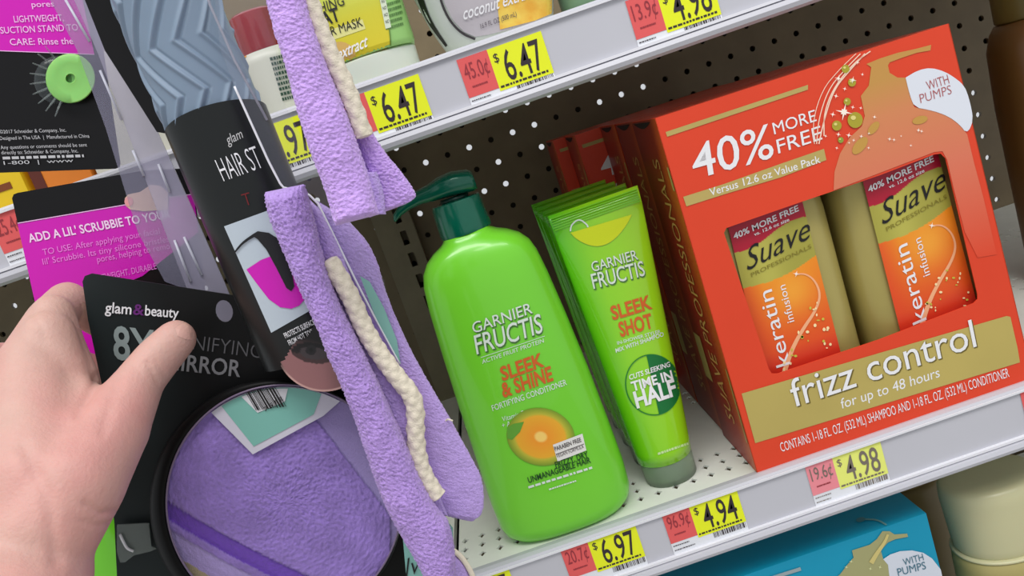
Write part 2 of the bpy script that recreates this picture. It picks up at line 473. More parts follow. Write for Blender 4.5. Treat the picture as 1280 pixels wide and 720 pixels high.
quad3('bottom_panel', [(BL[0]+.0005, yb0, BL[1]), (BR[0]-.0005, yb0, BR[1]), (BR[0]-.0005, yb1, BR[1]), (BL[0]+.0005, yb1, BL[1])], redm, bx, .0006, (0, 0, 1))
quad3('back_panel', [(BL[0]+.0005, yb1, BL[1]), (BR[0]-.0005, yb1, BR[1]), (TR[0]-.0005, yb1, TR[1]), (TL[0]+.0005, yb1, TL[1])], redm, bx, .0006, (0, -1, 0))
# tucked flap: dark thumb notch at the top of the side
V = [(TL[0]-.0004, YB + .012 + .05 * (i / 9), TL[1] - .0015 - .004 * math.sin(math.pi * i / 9)) for i in range(10)]
mesh('thumb_notch', V, [tuple(range(10))], mat('notch_dark', (30, 8, 8), .8), bx)
# printed art on the front
sal = mat('print_salmon', grad=(2, .085, .228, [(0, (222, 66, 34)), (.50, (218, 118, 90)), (.78, (212, 134, 88)), (.93, (196, 146, 74))]), rough=.45)
polyprint('pump_silhouette', [(1042,238),(1043,215),(1050,192),(1062,172),(1077,158),(1081,145),(1076,120),(1086,107),(1089,84),(1083,80),
    (1100,73),(1122,66),(1145,61),(1164,56),(1163,63),(1146,66),(1128,72),(1112,78),(1110,82),(1112,91),(1122,97),(1132,97),(1137,118),(1143,134),
    (1165,138),(1185,145),(1200,156),(1209,168),(1218,205),(1230,250),(1246,318),(1222,322),(1206,290),(1192,235),(1184,200),(1178,189),(1168,190),(1100,216),(1042,238)][:-1], plB, sal, bx, .0003)
polyprint('badge', [tuple(q) for q in smoothline([(1132,97),(1137,118),(1143,134),(1165,138),(1185,145),(1200,156),(1209,168),(1217,150),(1212,125),(1206,108),(1195,98),(1180,89),(1163,84.5),(1147,88),(1132,97)], 60, 1)[:-1]], plB, pr_((222, 226, 236)), bx, .0005)
bt = pr_((176, 84, 84))
text('WITH', (1160,113), (1187,104), (1157,102), plB, bt, bx, .0007, bold=-.008)
text('PUMPS', (1151,129), (1190,117), (1149,118), plB, bt, bx, .0007, bold=-.012)
polyprint('stripe', [(832,165),(834,171),(1010,112),(1010,106)], plB, goldp, bx, .0003)
polyprint('band', [(854,246),(858,258),(905,243),(975,222),(1033,200),(1030,186),(975,205),(905,230)], plB, goldp, bx, .0003)
text('40%', (868,224), (968,196), (862,183), plB, WHITE, bx, bold=.006)
text('MORE', (968,168), (1021,151), (965,154), plB, WHITE, bx, bold=.001)
text('FREE', (973,192), (1028,174), (970,175), plB, WHITE, bx, bold=.001)
text('Versus 12.6 oz Value Pack', (888,245), (1026,203), (886,236), plB, WHITE, bx, bold=.004)
goldb = mat('print_gold_band', (184, 166, 92), .42, var=.06, vscale=12)
polyprint('band', [(927,492),(944,554),(1275,453),(1272,435),(1263,396),(1258,395),(1100,441)], plB, goldb, bx, .0003)
text('frizz control', (993,509), (1221,433), (984,474), plB, WHITE, bx, .0008, bold=.0, cap=.72)
text('frizz control', (994.5,510), (1222.5,434), (985.5,475), plB, pr_((110, 96, 40)), bx, .0005, bold=.004, cap=.72)
text('for up to 48 hours', (1052,511), (1175,471), (1050,498), plB, WHITE, bx, bold=.0, cap=.72)
text('CONTAINS 1-18 FL. OZ. (532 ML) SHAMPOO AND 1-18 FL. OZ. (532 ML) CONDITIONER', (977,565), (1262,471), (974,554), plB, WHITE, bx, bold=-.003)
# sparkling swoosh
pale = pr_((246, 214, 190))
for k, dx in enumerate((0, 7, 14)):
    ribbon('swoosh', [(1018+dx*.4,180),(1016+dx,150),(1028+dx,112),(1048+dx,88),(1070+dx*.8,67)], .9 + .3*k, plB, pale, bx, .0006)
ribbon('swoosh', [(1030,170),(1030,140),(1043,108),(1068,78),(1088,64)], 1.4, plB, pale, bx, .0006)
for i, (x, y, r) in enumerate([(1069,150,9.5),(1046,157,6),(1059,127,4.5),(1065,103,5),(1051,175,3.5),(1057,86,5)]):
    polyprint('bubble', ell(x, y, r, r*1.05, n=20), plB, pr_((170, 160, 46)) if i != 4 else pr_((140, 160, 60)), bx, .0007)
    polyprint('bubble_shine', ell(x-r*.25, y-r*.3, r*.35, r*.3, n=10), plB, pr_((226, 214, 130)), bx, .0009)
def star(x, y, r, nm='sparkle', m=None, pl=plB, parent=bx, lift=.001, bvh=None):
    P = []
    for i in range(16):
        rr = r if i % 4 == 0 else (r * .28 if i % 2 else r * .45)
        a = math.pi * 2 * i / 16 + .2; P.append((x + rr * math.cos(a), y + rr * math.sin(a)))
    polyprint(nm, P, pl, m or pr_((252, 240, 226)), parent, lift, bvh)
for (x, y, r) in [(1055,140,11),(1048,98,5),(1066,100,5),(1041,143,4),(1061,169,4),(1048,168,3.5),(1076,135,2.5),(1045,120,3.5),(1072,78,3),(1056,111,3),(1046,185,2.5),(1066,134,3),(1032,170,2.5),(1078,93,2.5)]:
    star(x, y, r)
rng = random.Random(3)
for (x, y, r) in [(1075,182,12),(1092,160,9),(1150,150,9)]:
    polyprint('bubble', ell(x, y, r*1.1, r*.55, rot=-50 if x < 1100 else -15, n=18), plB, mat('print_olive_soft', (196, 150, 70), .5), bx, .0006)
for i in range(12):
    star(rng.uniform(1060, 1170), rng.uniform(145, 185), rng.uniform(1.5, 3.2))
# side lettering, read upwards
plS = XZ(0, 0, 0)
class SIDE:
    def __call__(s, p, lift=0):      # p = (z, y) metres on the left side panel
        x = TL[0] * p[0] / .24; return np.array([x - lift, YB + p[1], p[0]])
text('SUAVE PROFESSIONALS', (.028, .020), (.215, .020), (.028, .036), SIDE(), mat('side_gold', (196, 150, 84), .4), bx, .0005, bold=-.004)
polyprint('side_patch', [(.05, .050), (.085, .050), (.085, .066), (.05, .066)], SIDE(), goldp, bx, .0004)
polyprint('side_patch', [(.195, .0002), (.21, .0002), (.21, .004), (.195, .004)], SIDE(), goldp, bx, .0004)
polyprint('side_patch', [(.022, .001), (.075, .001), (.075, .003), (.022, .003)], SIDE(), goldp, bx, .0004)
box_children_done = None
# two bottles inside
goldbottle = mat('bottle_gold', (178, 164, 96), .32, metal=.25, var=.02)
YL = .0135
def carton_bottle(cx, w, label, lab, dx):
    t = thing('shampoo_bottle', label, 'bottle', (cx, .04, .0012), 'gold bottles inside the front carton')
    rings = []
    H = .192
    prof = [(0, .9), (.004, .97), (.012, 1), (.10, 1), (.150, 1.0), (.170, .96), (.180, .86), (.187, .66), (.192, .40)]
    for z, s in prof: rings.append(sring(cx, YL + .0015 + .026, .0018 + z, w / 2 * s, .0255 * min(1, s + .02), 3.4, 48))
    V, F = loft(rings); body = mesh('body', V, F, goldbottle, t, smooth=True)
    rings = [sring(cx, YL + .0275, z, r, r, 2, 28) for z, r in ((.1945, .013), (.204, .013), (.206, .011), (.2085, .011), (.215, .013), (.2165, .012))]
    V, F = loft(rings); mesh('pump_collar', V, F, goldbottle, t, smooth=True)
    pl = PL(YL + .0006)
    D = lambda p: (p[0] + dx[0], p[1] + dx[1])
    L = lab
    def B(u, v):   # bilinear in label quad (u right, v down)
        a = np.array(L[0]) * (1-u) * (1-v) + np.array(L[1]) * u * (1-v) + np.array(L[2]) * u * v + np.array(L[3]) * (1-u) * v
        return (float(a[0]), float(a[1]))
    # label sheet as a fine colour grid
    nx, ny = 90, 180; P = []; C = []
    def colour(u, v):
        olive = np.array((164, 158, 66)); crim = np.array((176, 22, 50)); oran = np.array((238, 140, 30)); rd = np.array((222, 62, 30)); deep = np.array((196, 24, 40))
        e1 = .155 - .07 * math.sin(u * 3.0) * (u > .0) + .02 * (1-u); 
        e1 = .17 - .075 * u + .018 * math.sin(u * 6.3)
        e2 = .40 - .055 * u - .05 * math.sin(u * 3.4) * 0 + .035 * math.sin(u * 3.1)
        if v < e1: c = crim
        elif v < e2:
            c = olive + (np.array((206, 200, 96)) - olive) * math.exp(-((u - .35) ** 2) / .05) * .5
        else:
            k = min(1, max(0, (v - e2) / (1 - e2)))
            c = oran * (1-k) + rd * k
            c = c + (np.array((246, 176, 60)) - c) * math.exp(-((u-.6)**2/.08 + (v-.52)**2/.02)) * .7
            edge = max(0, 1 - u * 4.0) * .6
            c = c * (1-edge) + rd * edge
            if k > .75: c = c * (1-(k-.75)*2) + deep * (k-.75)*2
        return lin(c)
    for j in range(ny + 1):
        for i in range(nx + 1):
            u, v = i / nx, j / ny; P.append(pl(B(u, v), 0)); C.append(colour(u, v))
    F = [(j*(nx+1)+i, j*(nx+1)+i+1, (j+1)*(nx+1)+i+1, (j+1)*(nx+1)+i) for j in range(ny) for i in range(nx)]
    lb = mesh('label', P, F, mat('label_print', vcol=True, rough=.35), t, cols=C)
    tx = lambda s, a, b_, c, m_, **k: text(s, B(*a), B(*b_), B(*c), pl, m_, lb, .0004, **k)
    tx('40% MORE FREE', (.04, .087), (.93, .047), (.04, .05), WHITE, bold=.02)
    tx('vs. 12.6 oz size', (.30, .108), (.78, .088), (.30, .088), WHITE, bold=.012)
    tx('Suave', (.10, .305), (.97, .235), (.14, .165), BLACK, bold=-.004, shear=.2)
    tx('PROFESSIONALS', (.14, .350), (.97, .295), (.14, .325), pr_((130, 120, 40)), bold=.0)
    tx('keratin', (.35, .950), (.35, .46), (.16, .950), WHITE, bold=.0, cap=.72)
    tx('infusion', (.53, .70), (.53, .46), (.43, .70), WHITE, bold=.0, cap=.72)
    bp = lambda q: B(*q)
    ribbon('swoosh', [bp(q) for q in ((.25,.99),(.42,.86),(.62,.76),(.82,.68),(.93,.60),(.92,.51),(.83,.44),(.70,.42))], (6, 1.6), pl, pr_((244, 176, 130)), lb, .0003)
    star(*bp((.70, .42)), 4.5, pl=pl, parent=lb, lift=.0006)
    rr = random.Random(int(cx * 1000))
    for i in range(26):
        u = rr.random(); q = (.30 + .55 * u + rr.gauss(0, .06), .98 - .32 * u + rr.gauss(0, .03))
        if i > 16: q = (rr.gauss(.86, .05), rr.uniform(.74, .98))
        polyprint('sparkle', ell(*bp(q), rr.uniform(.8, 2.3), rr.uniform(.8, 2.3), n=8), pl, pr_((250, 226, 170)) if i % 3 else pr_((200, 190, 70)), lb, .0006)
    return t
c1 = carton_bottle(.0515, .092, 'gold bottle on the left in the carton window, crimson and orange label', [(910,284),(1003,252),(1052,445),(957,475)], (0, 0))
c2 = carton_bottle(.1440, .084, 'gold bottle on the right in the carton window, label set towards its right side', [(1078,225),(1172,190),(1222,382),(1128,424)], (0, 0))
# cartons standing behind
GB = [(.002, .071, 'second red carton, right behind the front one'), (.002, .142, 'third red carton from the front of the row'),
      (-.021, .213, 'fourth red carton, shifted left with part of its numeral showing'), (-.033, .284, 'rearmost dark red carton against the pegboard')]
for dx, dy, lb_ in GB:
    copy_tree(bx, (.095 + dx, .045 + dy, 0), lb_)
# ================================================================== GREEN PUMP BOTTLE
grn = mat('bottle_green', (116, 208, 48), .28, coat=.3, sss=.0, var=.015, vscale=10)
dgrn = mat('pump_green', (0, 96, 74), .25, coat=.4, metal=.15, var=.05, vscale=120)
gb = thing('conditioner_bottle', 'large bright green pump bottle with dark teal pump at the shelf front', 'bottle', (-.1265, .036, 0))
GY = .036
def gring(z, xl, xr, b, e=2.6): return sring((xl + xr) / 2, GY, z, (xr - xl) / 2, b, e, 72)
prof = [(.0005, -.163, -.091, .022), (.002, -.168, -.0865, .026), (.006, -.1722, -.0822, .0285), (.012, -.1742, -.0800, .0295), (.03, -.1746, -.0792, .030), (.06, -.1736, -.0800, .030),
        (.10, -.1722, -.0816, .0298), (.14, -.1703, -.0842, .029), (.17, -.1684, -.0868, .028), (.185, -.1666, -.0888, .027), (.193, -.1640, -.0913, .0255), (.199, -.1596, -.096, .0235),
        (.2035, -.1535, -.1025, .021), (.2065, -.1475, -.109, .0185), (.209, -.1445, -.1125, .0165), (.2105, -.144, -.113, .016)]
V, F = loft([gring(z, a, c, b_) for z, a, c, b_ in prof]); gbody = mesh('body', V, F, grn, gb, smooth=True)
rs = [(.2100, .0160), (.2105, .0168), (.2125, .0172), (.2300, .0164), (.2318, .0158), (.2322, .014)]
V, F = loft([sring(-.1283, GY, z, r, r, 2, 48) for z, r in rs]); mesh('pump_collar', V, F, dgrn, gb, smooth=True, sharp=40)
V, F = loft([sring(-.1283, GY, z, r, r, 2, 24) for z, r in ((.2318, .0095), (.2345, .0095))]); mesh('pump_stem', V, F, mat('stem_dark', (4, 50, 40), .3), gb, smooth=True)
# pump head: rounded block that runs out into a nozzle on the left
rings = []
for x, zc, hz, hy in [(-.1130, .2400, .0035, .008), (-.1122, .2402, .0058, .0115), (-.1150, .2410, .0072, .0135), (-.1250, .2425, .0078, .0145), (-.1340, .2425, .0070, .0140), (-.1420, .2415, .0056, .0110),
                     (-.1500, .2412, .0046, .0080), (-.1580, .2395, .0038, .0060), (-.1640, .2370, .0031, .0048), (-.1685, .2340, .0026, .0042), (-.1695, .2330, .0014, .0028)]:
    rings.append([(x, GY + hy * math.copysign(abs(math.cos(t)) ** .7, math.cos(t)), zc + hz * math.copysign(abs(math.sin(t)) ** .7, math.sin(t))) for t in [2*math.pi*j/24 for j in range(24)]])
V, F = loft(rings); mesh('pump_head', V, F, dgrn, gb, smooth=True)
gbv = bvh_of(gbody); plG = PL(.008)
gt = lambda s, a, b_, c, m_, **k: text(s, a, b_, c, plG, m_, gb, .0004, bvh=gbv, **k)
silver = pr_((214, 226, 216)); sh = pr_((70, 120, 50)); org = pr_((206, 96, 34)); 
gt('GARNIER', (593,418), (667,392), (590,405), sh, bold=.02)
gt('GARNIER', (592,416.5), (666,390.5), (589,403.5), silver, bold=.004) if 0 else None
gbs = lambda s, a, b_, c, m_, **k: text(s, a, b_, c, plG, m_, gb, .0007, bvh=gbv, **k)
gbs('GARNIER', (592,417), (666,391), (589,404), silver, bold=.004)
gt('FRUCTIS', (597,444), (680,416), (593,421), sh, bold=.03)
gbs('FRUCTIS', (596,443), (679,415), (592,420), silver, bold=.006)
gt('ACTIVE FRUIT PROTEIN', (603,455), (680,428), (602,450), silver, bold=.004)
ribbon('rule', [(601,447), (640,434), (681,420)], .7, plG, silver, gb, .0004, gbv)
gt('SLEEK', (628,476), (681,457), (624,460), org, bold=.03)
gt('& SHINE', (629,497), (692,475), (625,480), org, bold=.03)
gt('FORTIFYING CONDITIONER', (616,514), (709,481), (614,507), silver, bold=.006)
gt('Vitamin E', (628,527), (655,519), (627,521), silver, bold=.0)
gt('+ Argan oil', (628,535), (660,526), (627,529), silver, bold=.0)
# fruit drop: colour grid disc
def disc_print(name, cx, cy, rx, ry, rot, pl, bvh, parent, cf, lift=.0005, nr=14, na=40, matn='fruit_print'):
    P = [pl((cx, cy), 0)]; C = [lin(cf(0, 0))]; F = []
    for r in range(1, nr + 1):
        for (x, y), a in zip(ell(cx, cy, rx*r/nr, ry*r/nr, rot, na), range(na)):
            P.append(pl((x, y), 0)); C.append(lin(cf(r / nr, 2*math.pi*a/na)))
    for a in range(na):
        F.append((0, 1 + a, 1 + (a+1) % na))
        for r in range(nr - 1):
            s0 = 1 + r*na; s1 = s0 + na; F.append((s0+a, s1+a, s1+(a+1) % na, s0+(a+1) % na))
    if bvh: P = drape(P, bvh, lift)
    return mesh(name, P, F, mat(matn, vcol=True, rough=.35), parent, cols=C)
def fruit(r, a):
    k = np.array
    if r < .18: return k((246, 206, 110))
    if r < .72: t = (r - .18) / .54; return k((238, 150, 40)) * (1-t) + k((232, 170, 44)) * t
    t = (r - .72) / .28; return k((206, 190, 60)) * (1-t) + k((120, 150, 40)) * t
disc_print('fruit_drop', 676, 546, 43, 36, 12, plG, gbv, gb, fruit)
polyprint('leaf', [(634,535),(641,530),(655,527),(650,540),(640,550),(634,548)], plG, pr_((96, 160, 50)), gb, .0007, gbv)
polyprint('badge', [(691,556),(728,542),(733,563),(697,577)], plG, pr_((228, 226, 222)), gb, .0008, gbv)
text('PARABEN FREE', (694,564), (727,552), (692.5,559), plG, pr_((60, 50, 50)), gb, .0011, bvh=gbv, bold=.01)
text('VEGAN FORMULA', (696,572.5), (730,560), (695,568), plG, pr_((90, 80, 80)), gb, .0011, bvh=gbv)
ribbon('rule', [(695,568), (730,555)], .7, plG, pr_((60, 50, 50)), gb, .0011, gbv)
dk2 = pr_((20, 70, 24))
text('FRIZZY, DRY', (695,585), (736,571), (693,578), plG, dk2, gb, .0008, bvh=gbv, bold=.02)
text('UNMANAGEABLE HAIR', (661,604), (739,578), (659,597), plG, dk2, gb, .0008, bvh=gbv, bold=.02)
fine_lines(1, (660,608), (740,583), (2, 6), plG, silver, gb, .0006, gbv, h=.45, ragged=.02)
fine_lines(1, (686,611), (720,600), (2, 6), plG, silver, gb, .0006, gbv, h=.3, ragged=.02)
# ================================================================== SLEEK SHOT TUBES
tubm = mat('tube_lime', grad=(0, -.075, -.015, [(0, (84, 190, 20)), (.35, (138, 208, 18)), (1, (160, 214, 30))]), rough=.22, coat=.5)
tubm2 = mat('tube_side_green', (60, 170, 30), .3)
frost = mat('cap_frosted', (196, 216, 190), .3, trans=.75, ior=1.3)
TBY = .044
tb = thing('gel_tube', 'front lime green gel tube standing on its frosted cap beside the green bottle', 'tube', (-.0437, TBY, 0), 'lime gel tubes in a row')
TT = at(740, 250, TBY); 
tl_, tr_ = at(683, 264, TBY), at(798, 238, TBY); bl_, br_ = at(797, 590, TBY), at(873, 575, TBY)
xc0, xc1 = (bl_[0] + br_[0]) / 2, (tl_[0] + tr_[0]) / 2
w0, w1 = .0385, tr_[0] - tl_[0]; z0_, z1_ = .0165, (tl_[2] + tr_[2]) / 2 
rings = []
for t in np.linspace(0, 1, 22):
    z = z0_ + (z1_ - .012 - z0_) * t; a = (w0 + (w1 - w0) * t ** .9) / 2; bdep = .0175 * (1 - t) ** .75 + .0012
    rings.append(sring(xc0 + (xc1 - xc0) * t, TBY, z, a, bdep, 2.0, 56))
rings.append(sring(xc1, TBY, z1_ - .0115, w1/2, .0010, 4, 56)); rings.append(sring(xc1, TBY, z1_, w1/2 + .0004, .0008, 6, 56))
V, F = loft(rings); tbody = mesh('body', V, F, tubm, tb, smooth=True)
cr = MB()
for k in range(6): cr.box(xc1 - w1/2 + .001, xc1 + w1/2 - .001, TBY - .0016, TBY - .0008, z1_ - .0105 + k * .0016, z1_ - .0100 + k * .0016)
cr.out('crimp', mat('tube_crimp', (120, 206, 30), .3), tb)
V, F = loft([sring(xc0 + .0003, TBY, z, r, r, 2, 48) for z, r in ((.0003, .0175), (.001, .0183), (.015, .0187), (.0162, .0183), (.0164, .0150), (.003, .0150))]); mesh('cap', V, F, frost, tb, smooth=True, sharp=50)
tbv = bvh_of(tbody); plT = PL(TBY - .012)
tt = lambda s, a, b_, c, m_, lift=.0004, **k: text(s, a, b_, c, plT, m_, tb, lift, bvh=tbv, **k)
tt('GARNIER', (742,341), (799,325), (739,329), sh, bold=.02); tt('GARNIER', (741,340), (798,324), (738,328), silver, .0007, bold=.004)
tt('FRUCTIS', (743,362), (808,345), (739,344), sh, bold=.03); tt('FRUCTIS', (742,361), (807,344), (738,343), silver, .0007, bold=.006)
tt('SLEEK', (766,400), (816,385), (762,384), org, bold=.03)
tt('SHOT', (776,421), (817,409), (772,404), org, bold=.03)
tt('IN-SHOWER STYLER', (772,431), (826,416), (771,427), silver, bold=.01)
tt('MIX WITH SHAMPOO', (770,441), (830,420), (769,436), silver, bold=.02)
polyprint('clock_half', [(p[0], p[1]) for p in ell(816, 481, 34, 38, -12, 30, -90, 90)], plT, pr_((10, 110, 50)), tb, .0005, tbv, sub=2)
ribbon('clock_ring', ell(816, 481, 34, 38, -12, 40) + [ell(816, 481, 34, 38, -12, 40)[0]], 1.3, plT, pr_((20, 120, 50)), tb, .0006, tbv, n=80)
tt('CUTS SLEEKING', (787,475), (838,458), (786,469), WHITE, .0009, bold=.016)
tt('TIME IN', (791,489), (842,474), (788,478), WHITE, .0009, bold=.028)
tt('HALF', (796,510), (847,493), (791,491), WHITE, .0009, bold=.034)
fine_lines(1, (822,566), (860,553), (1, 4), plT, pr_((200, 226, 160)), tb, .0005, tbv, h=.7, ragged=.02)
# metallic yellow arc at the top with the hang tab drawn in white
def arcf(t): return (713 + (790 - 713) * t, 291 - (291 - 268) * t)
arc = [arcf(t) for t in np.linspace(0, 1, 16)] + [(arcf(t)[0] + 3 * math.sin(math.pi*t), arcf(t)[1] + 27 * math.sin(math.pi * t) ** .8) for t in np.linspace(1, 0, 16)][1:-1]
polyprint('foil_arc', arc, plT, mat('foil_yellow', (214, 226, 40), .18, metal=.5), tb, .0005, tbv, sub=2)
ribbon('leaf_outline', [(713,289), (714,281), (724,273), (734,281), (735,284)], 1.8, plT, silver, tb, .0007, tbv)
for dx, dy, lb_ in [(-.0005, .0375, 'second lime gel tube, directly behind the front tube'), (-.0015, .075, 'third lime gel tube from the front'), (-.002, .1125, 'rearmost lime gel tube in the row beside the cartons')]:
    copy_tree(tb, (-.0437 + dx, TBY + dy, 0), lb_)
# ================================================================== TAGS ON THE RAILS
price_tag(-.1388, .0012, '20.7¢', '6.97', 'coral and yellow tag reading 6.97 on the lower rail below the green pump bottle', seed=1)
price_tag(-.0690, .0012, '96.9¢', '4.94', 'coral and yellow tag reading 4.94 on the lower rail below the lime tubes', seed=2)
price_tag(.0292, .0006, '19.6¢', '4.98', 'faded pink and pale yellow tag reading 4.98 below the red carton', faded=True, seed=3)
price_tag(.1765, -.0004, '', '5.94', 'coral tag cut by the right edge of the photo, right of the red carton', seed=4)
price_tag(-.2074, .0012, '', '3.97', 'yellow tag at the left end of the lower rail, next to the purple strap', red=False, seed=5)
price_tag(-.1742, .3116, '', '6.47', 'yellow tag reading 6.47 on the upper rail below the yellow-labelled tube', seed=6)
price_tag(-.0994, .3116, '45.0¢', '6.47', 'coral and yellow tag reading 6.47 on the upper rail below the coconut bottle', seed=7)
price_tag(.0034, .3116, '13.9¢', '4.98', 'coral and yellow tag reading 4.98 at the top edge of the photo', seed=8)
price_tag(-.2236, .3120, '', '3.97', 'yellow tag reading .97 on the upper rail, below the red-capped bottle', red=False, seed=9)
price_tag(-.3850, .3150, '25.4¢', '5.97', 'coral tag at the left edge of the photo, beside the pink card', seed=10)
# ================================================================== BLUE CARTON
blue = mat('carton_blue', (0, 142, 176), .4, var=.03, vscale=15)
bb = thing('gift_box', 'turquoise blue two-bottle carton under the lower rail', 'box', (.008, .05, -.302))
MB().box(-.087, .1032, .0102, .088, -.3018, -.0702).out('carton', blue, bb, bevel=.0006)
plU = PL(.0099)
class PZ:
    def __init__(s, Z): s.Z = Z
    def __call__(s, p, lift=0): return atz(p[0], p[1], s.Z + lift)
olv = mat('print_olive', (162, 160, 112), .45)
polyprint('pump_silhouette', [(1065,688),(1087,681),(1096,674),(1103,664),(1112,664),(1118,668),(1134,667),(1135,671),(1119,674),(1110,678),(1101,688),(1104,699),(1110,706),(1114,740),(1020,740),(1050,718),(1060,705),(1067,697)], plU, olv, bb, .0003)
polyprint('badge', [(1104,699),(1113,693),(1125,689),(1140,688),(1154,691),(1165,698),(1176,712),(1182,740),(1114,740),(1110,706)], plU, pr_((208, 214, 226)), bb, .0004)
t1 = pr_((60, 110, 130))
text('WITH', (1130,707), (1155,700), (1128,699), plU, t1, bb, .0007); text('PUMPS', (1123,720), (1158,711), (1121,711), plU, t1, bb, .0007)
ribbon('pump_tube', [(1089,704),(1096,692),(1106,678),(1110,668)], (6, 3), plU, mat('print_cream', (206, 190, 120), .4), bb, .0007)
ribbon('stripe', [(960,724), (1001,711)], 4.5, plU, pr_((150, 165, 170)), bb, .0004)
ribbon('curl', [(1074,649),(1086,649),(1098,650),(1108,656)], 2, PZ(-.0700), pr_((110, 160, 160)), bb, .0004)
polyprint('curl_end', ell(1076, 649.5, 6, 3, -10, 14), PZ(-.0700), pr_((70, 130, 140)), bb, .0005)
for x, y in ((1088, 711), (1100, 709), (1064, 702), (1058, 709)): star(x, y, 3, m=pr_((214, 216, 160)), pl=plU, parent=bb, lift=.0007)
# ================================================================== IVORY CAPPED BOTTLE
ivory = mat('cap_ivory', (196, 192, 152), .3, sss=.1); ivb = mat('bottle_sand', (170, 158, 100), .35, var=.03)
def round_bottle(name, label, cx, cy, z0, body, cap, mb, mc, group=None):
    t = thing(name, label, 'bottle', (cx, cy, z0), group)
    V, F = loft([sring(cx, cy, z, a, b_, e, 56) for z, a, b_, e in body]); bo = mesh('body', V, F, mb, t, smooth=True)
    V, F = loft([sring(cx, cy, z, a, b_, 2.1, 56) for z, a, b_ in cap]); mesh('cap', V, F, mc, t, smooth=True, sharp=45)
    return t, bo
ivt, _b = round_bottle('lotion_bottle', 'sand coloured bottle with a wide ivory cap, under the rail at the lower right', .1665, .042, -.302,
    [(-.3015, .034, .028, 2.2), (-.297, .036, .030, 2.2), (-.20, .037, .031, 2.2), (-.142, .0358, .030, 2.1), (-.134, .0352, .0290, 2.1), (-.1315, .0330, .027, 2)],
    [(-.1310, .0318, .026), (-.1290, .0330, .0268), (-.1240, .0336, .0272), (-.090, .0350, .0282), (-.0815, .0343, .0277), (-.0785, .0318, .0256), (-.0775, .0270, .0215), (-.0782, .012, .010)], ivb, ivory)
mesh('cap_ring', *loft([sring(.1665, .042, z, a, b_, 2.1, 56) for z, a, b_ in ((-.1330, .0345, .0285), (-.1322, .0356, .0294), (-.1310, .0350, .029), (-.1305, .033, .027))]), ivory, ivt, smooth=True)
round_bottle('lotion_bottle', 'shadowed bottle standing behind the ivory-capped one', .148, .15, -.302,
    [(-.3015, .034, .028, 2.2), (-.20, .037, .031, 2.2), (-.13, .035, .030, 2.1), (-.1255, .0330, .027, 2)],
    [(-.1250, .0318, .026), (-.085, .0335, .0272), (-.0705, .030, .024), (-.0690, .020, .019)], mat('bottle_umber', (110, 92, 50), .4), mat('cap_umber', (120, 100, 56), .4))
# ================================================================== BROWN BOTTLE AT THE RIGHT
round_bottle('shampoo_bottle', 'tall brown bottle with an olive cap at the right edge behind the carton', .349, .15, 0,
    [(.0005, .040, .026, 2.8), (.01, .043, .028, 2.8), (.15, .0425, .028, 2.8), (.195, .041, .027, 2.6), (.208, .037, .025, 2.4), (.214, .033, .023, 2.2)],
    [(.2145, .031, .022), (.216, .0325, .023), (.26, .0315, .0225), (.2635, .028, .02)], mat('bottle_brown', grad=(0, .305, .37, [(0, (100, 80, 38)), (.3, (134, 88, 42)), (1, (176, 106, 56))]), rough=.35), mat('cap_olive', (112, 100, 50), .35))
# ================================================================== UPPER SHELF PRODUCTS
ZU = .3150
mg = mat('mask_green', (156, 206, 120), .35); whc = mat('cap_white', (214, 220, 208), .3, sss=.1)
t, bo = round_bottle('hair_mask_tube', 'pale green squeeze tube with a yellow oval label standing on its white cap', -.1520, .034, ZU,
    [(.331, .0325, .020, 3), (.334, .0335, .021, 3), (.36, .0345, .0195, 3), (.40, .036, .015, 3), (.44, .037, .008, 3), (.46, .0375, .0015, 3)],
    [(ZU + .0003, .0305, .0195), (ZU + .002, .0318, .0205), (.3295, .0325, .021), (.3308, .0310, .019)], mg, whc)
mv = bvh_of(bo); pm = PL(.016)
polyprint('label', [(395,-30),(455,-30),(472,-10),(482,12),(488,42),(489,76),(470,83),(432,93),(400,103),(385,90)], pm, mat('label_yellow', grad=(2, .33, .375, [(0, (214, 196, 40)), (.5, (206, 198, 50)), (1, (186, 204, 90))]), rough=.4), t, .0004, mv, sub=2)
ribbon('label_edge', [(452,-20),(470,-10),(482,12),(488,42),(489,76)], 1.6, pm, pr_((96, 130, 50)), t, .0007, mv)
polyprint('slice', ell(425, 72, 20, 20, -15, 20), pm, mat('slice_tan', (206, 166, 90), .5), t, .0006, mv, sub=1)
polyprint('name_panel', [(398,42),(453,24),(457,36),(402,55)], pm, pr_((220, 216, 140)), t, .0006, mv, sub=1)
for s_, a, b_, c, mm, bd in [('THING', (392,19), (431,6), (389,7), BLACK, .0), ('TREAT', (376,42), (426,25), (371,26), BLACK, .02), ('HAIR MASK', (396,51), (454,32), (393,40), BLACK, .0)]:
    text(s_, a, b_, c, pm, mm, t, .0010, bvh=mv, bold=bd)
text('extract', (422,76), (459,58), (419,62), pm, WHITE, t, .0010, bvh=mv, bold=.01, shear=.3)
fine_lines(5, (476,6), (500,-1), (1.5, 7), pm, pr_((90, 130, 70)), t, .0006, mv, h=.5, ragged=.1)
polyprint('tick_column', [(474,-4),(481,-6),(489,34),(482,36)], pm, pr_((214, 224, 200)), t, .0008, mv)
for k in range(4): text('NO', (477+k*1.7,4+k*8.5), (481.5+k*1.7,2.5+k*8.5), (476.5+k*1.7,0+k*8.5), pm, BLACK, t, .0011, bvh=mv)
gw = mat('bottle_pearl', (196, 202, 196), .3)
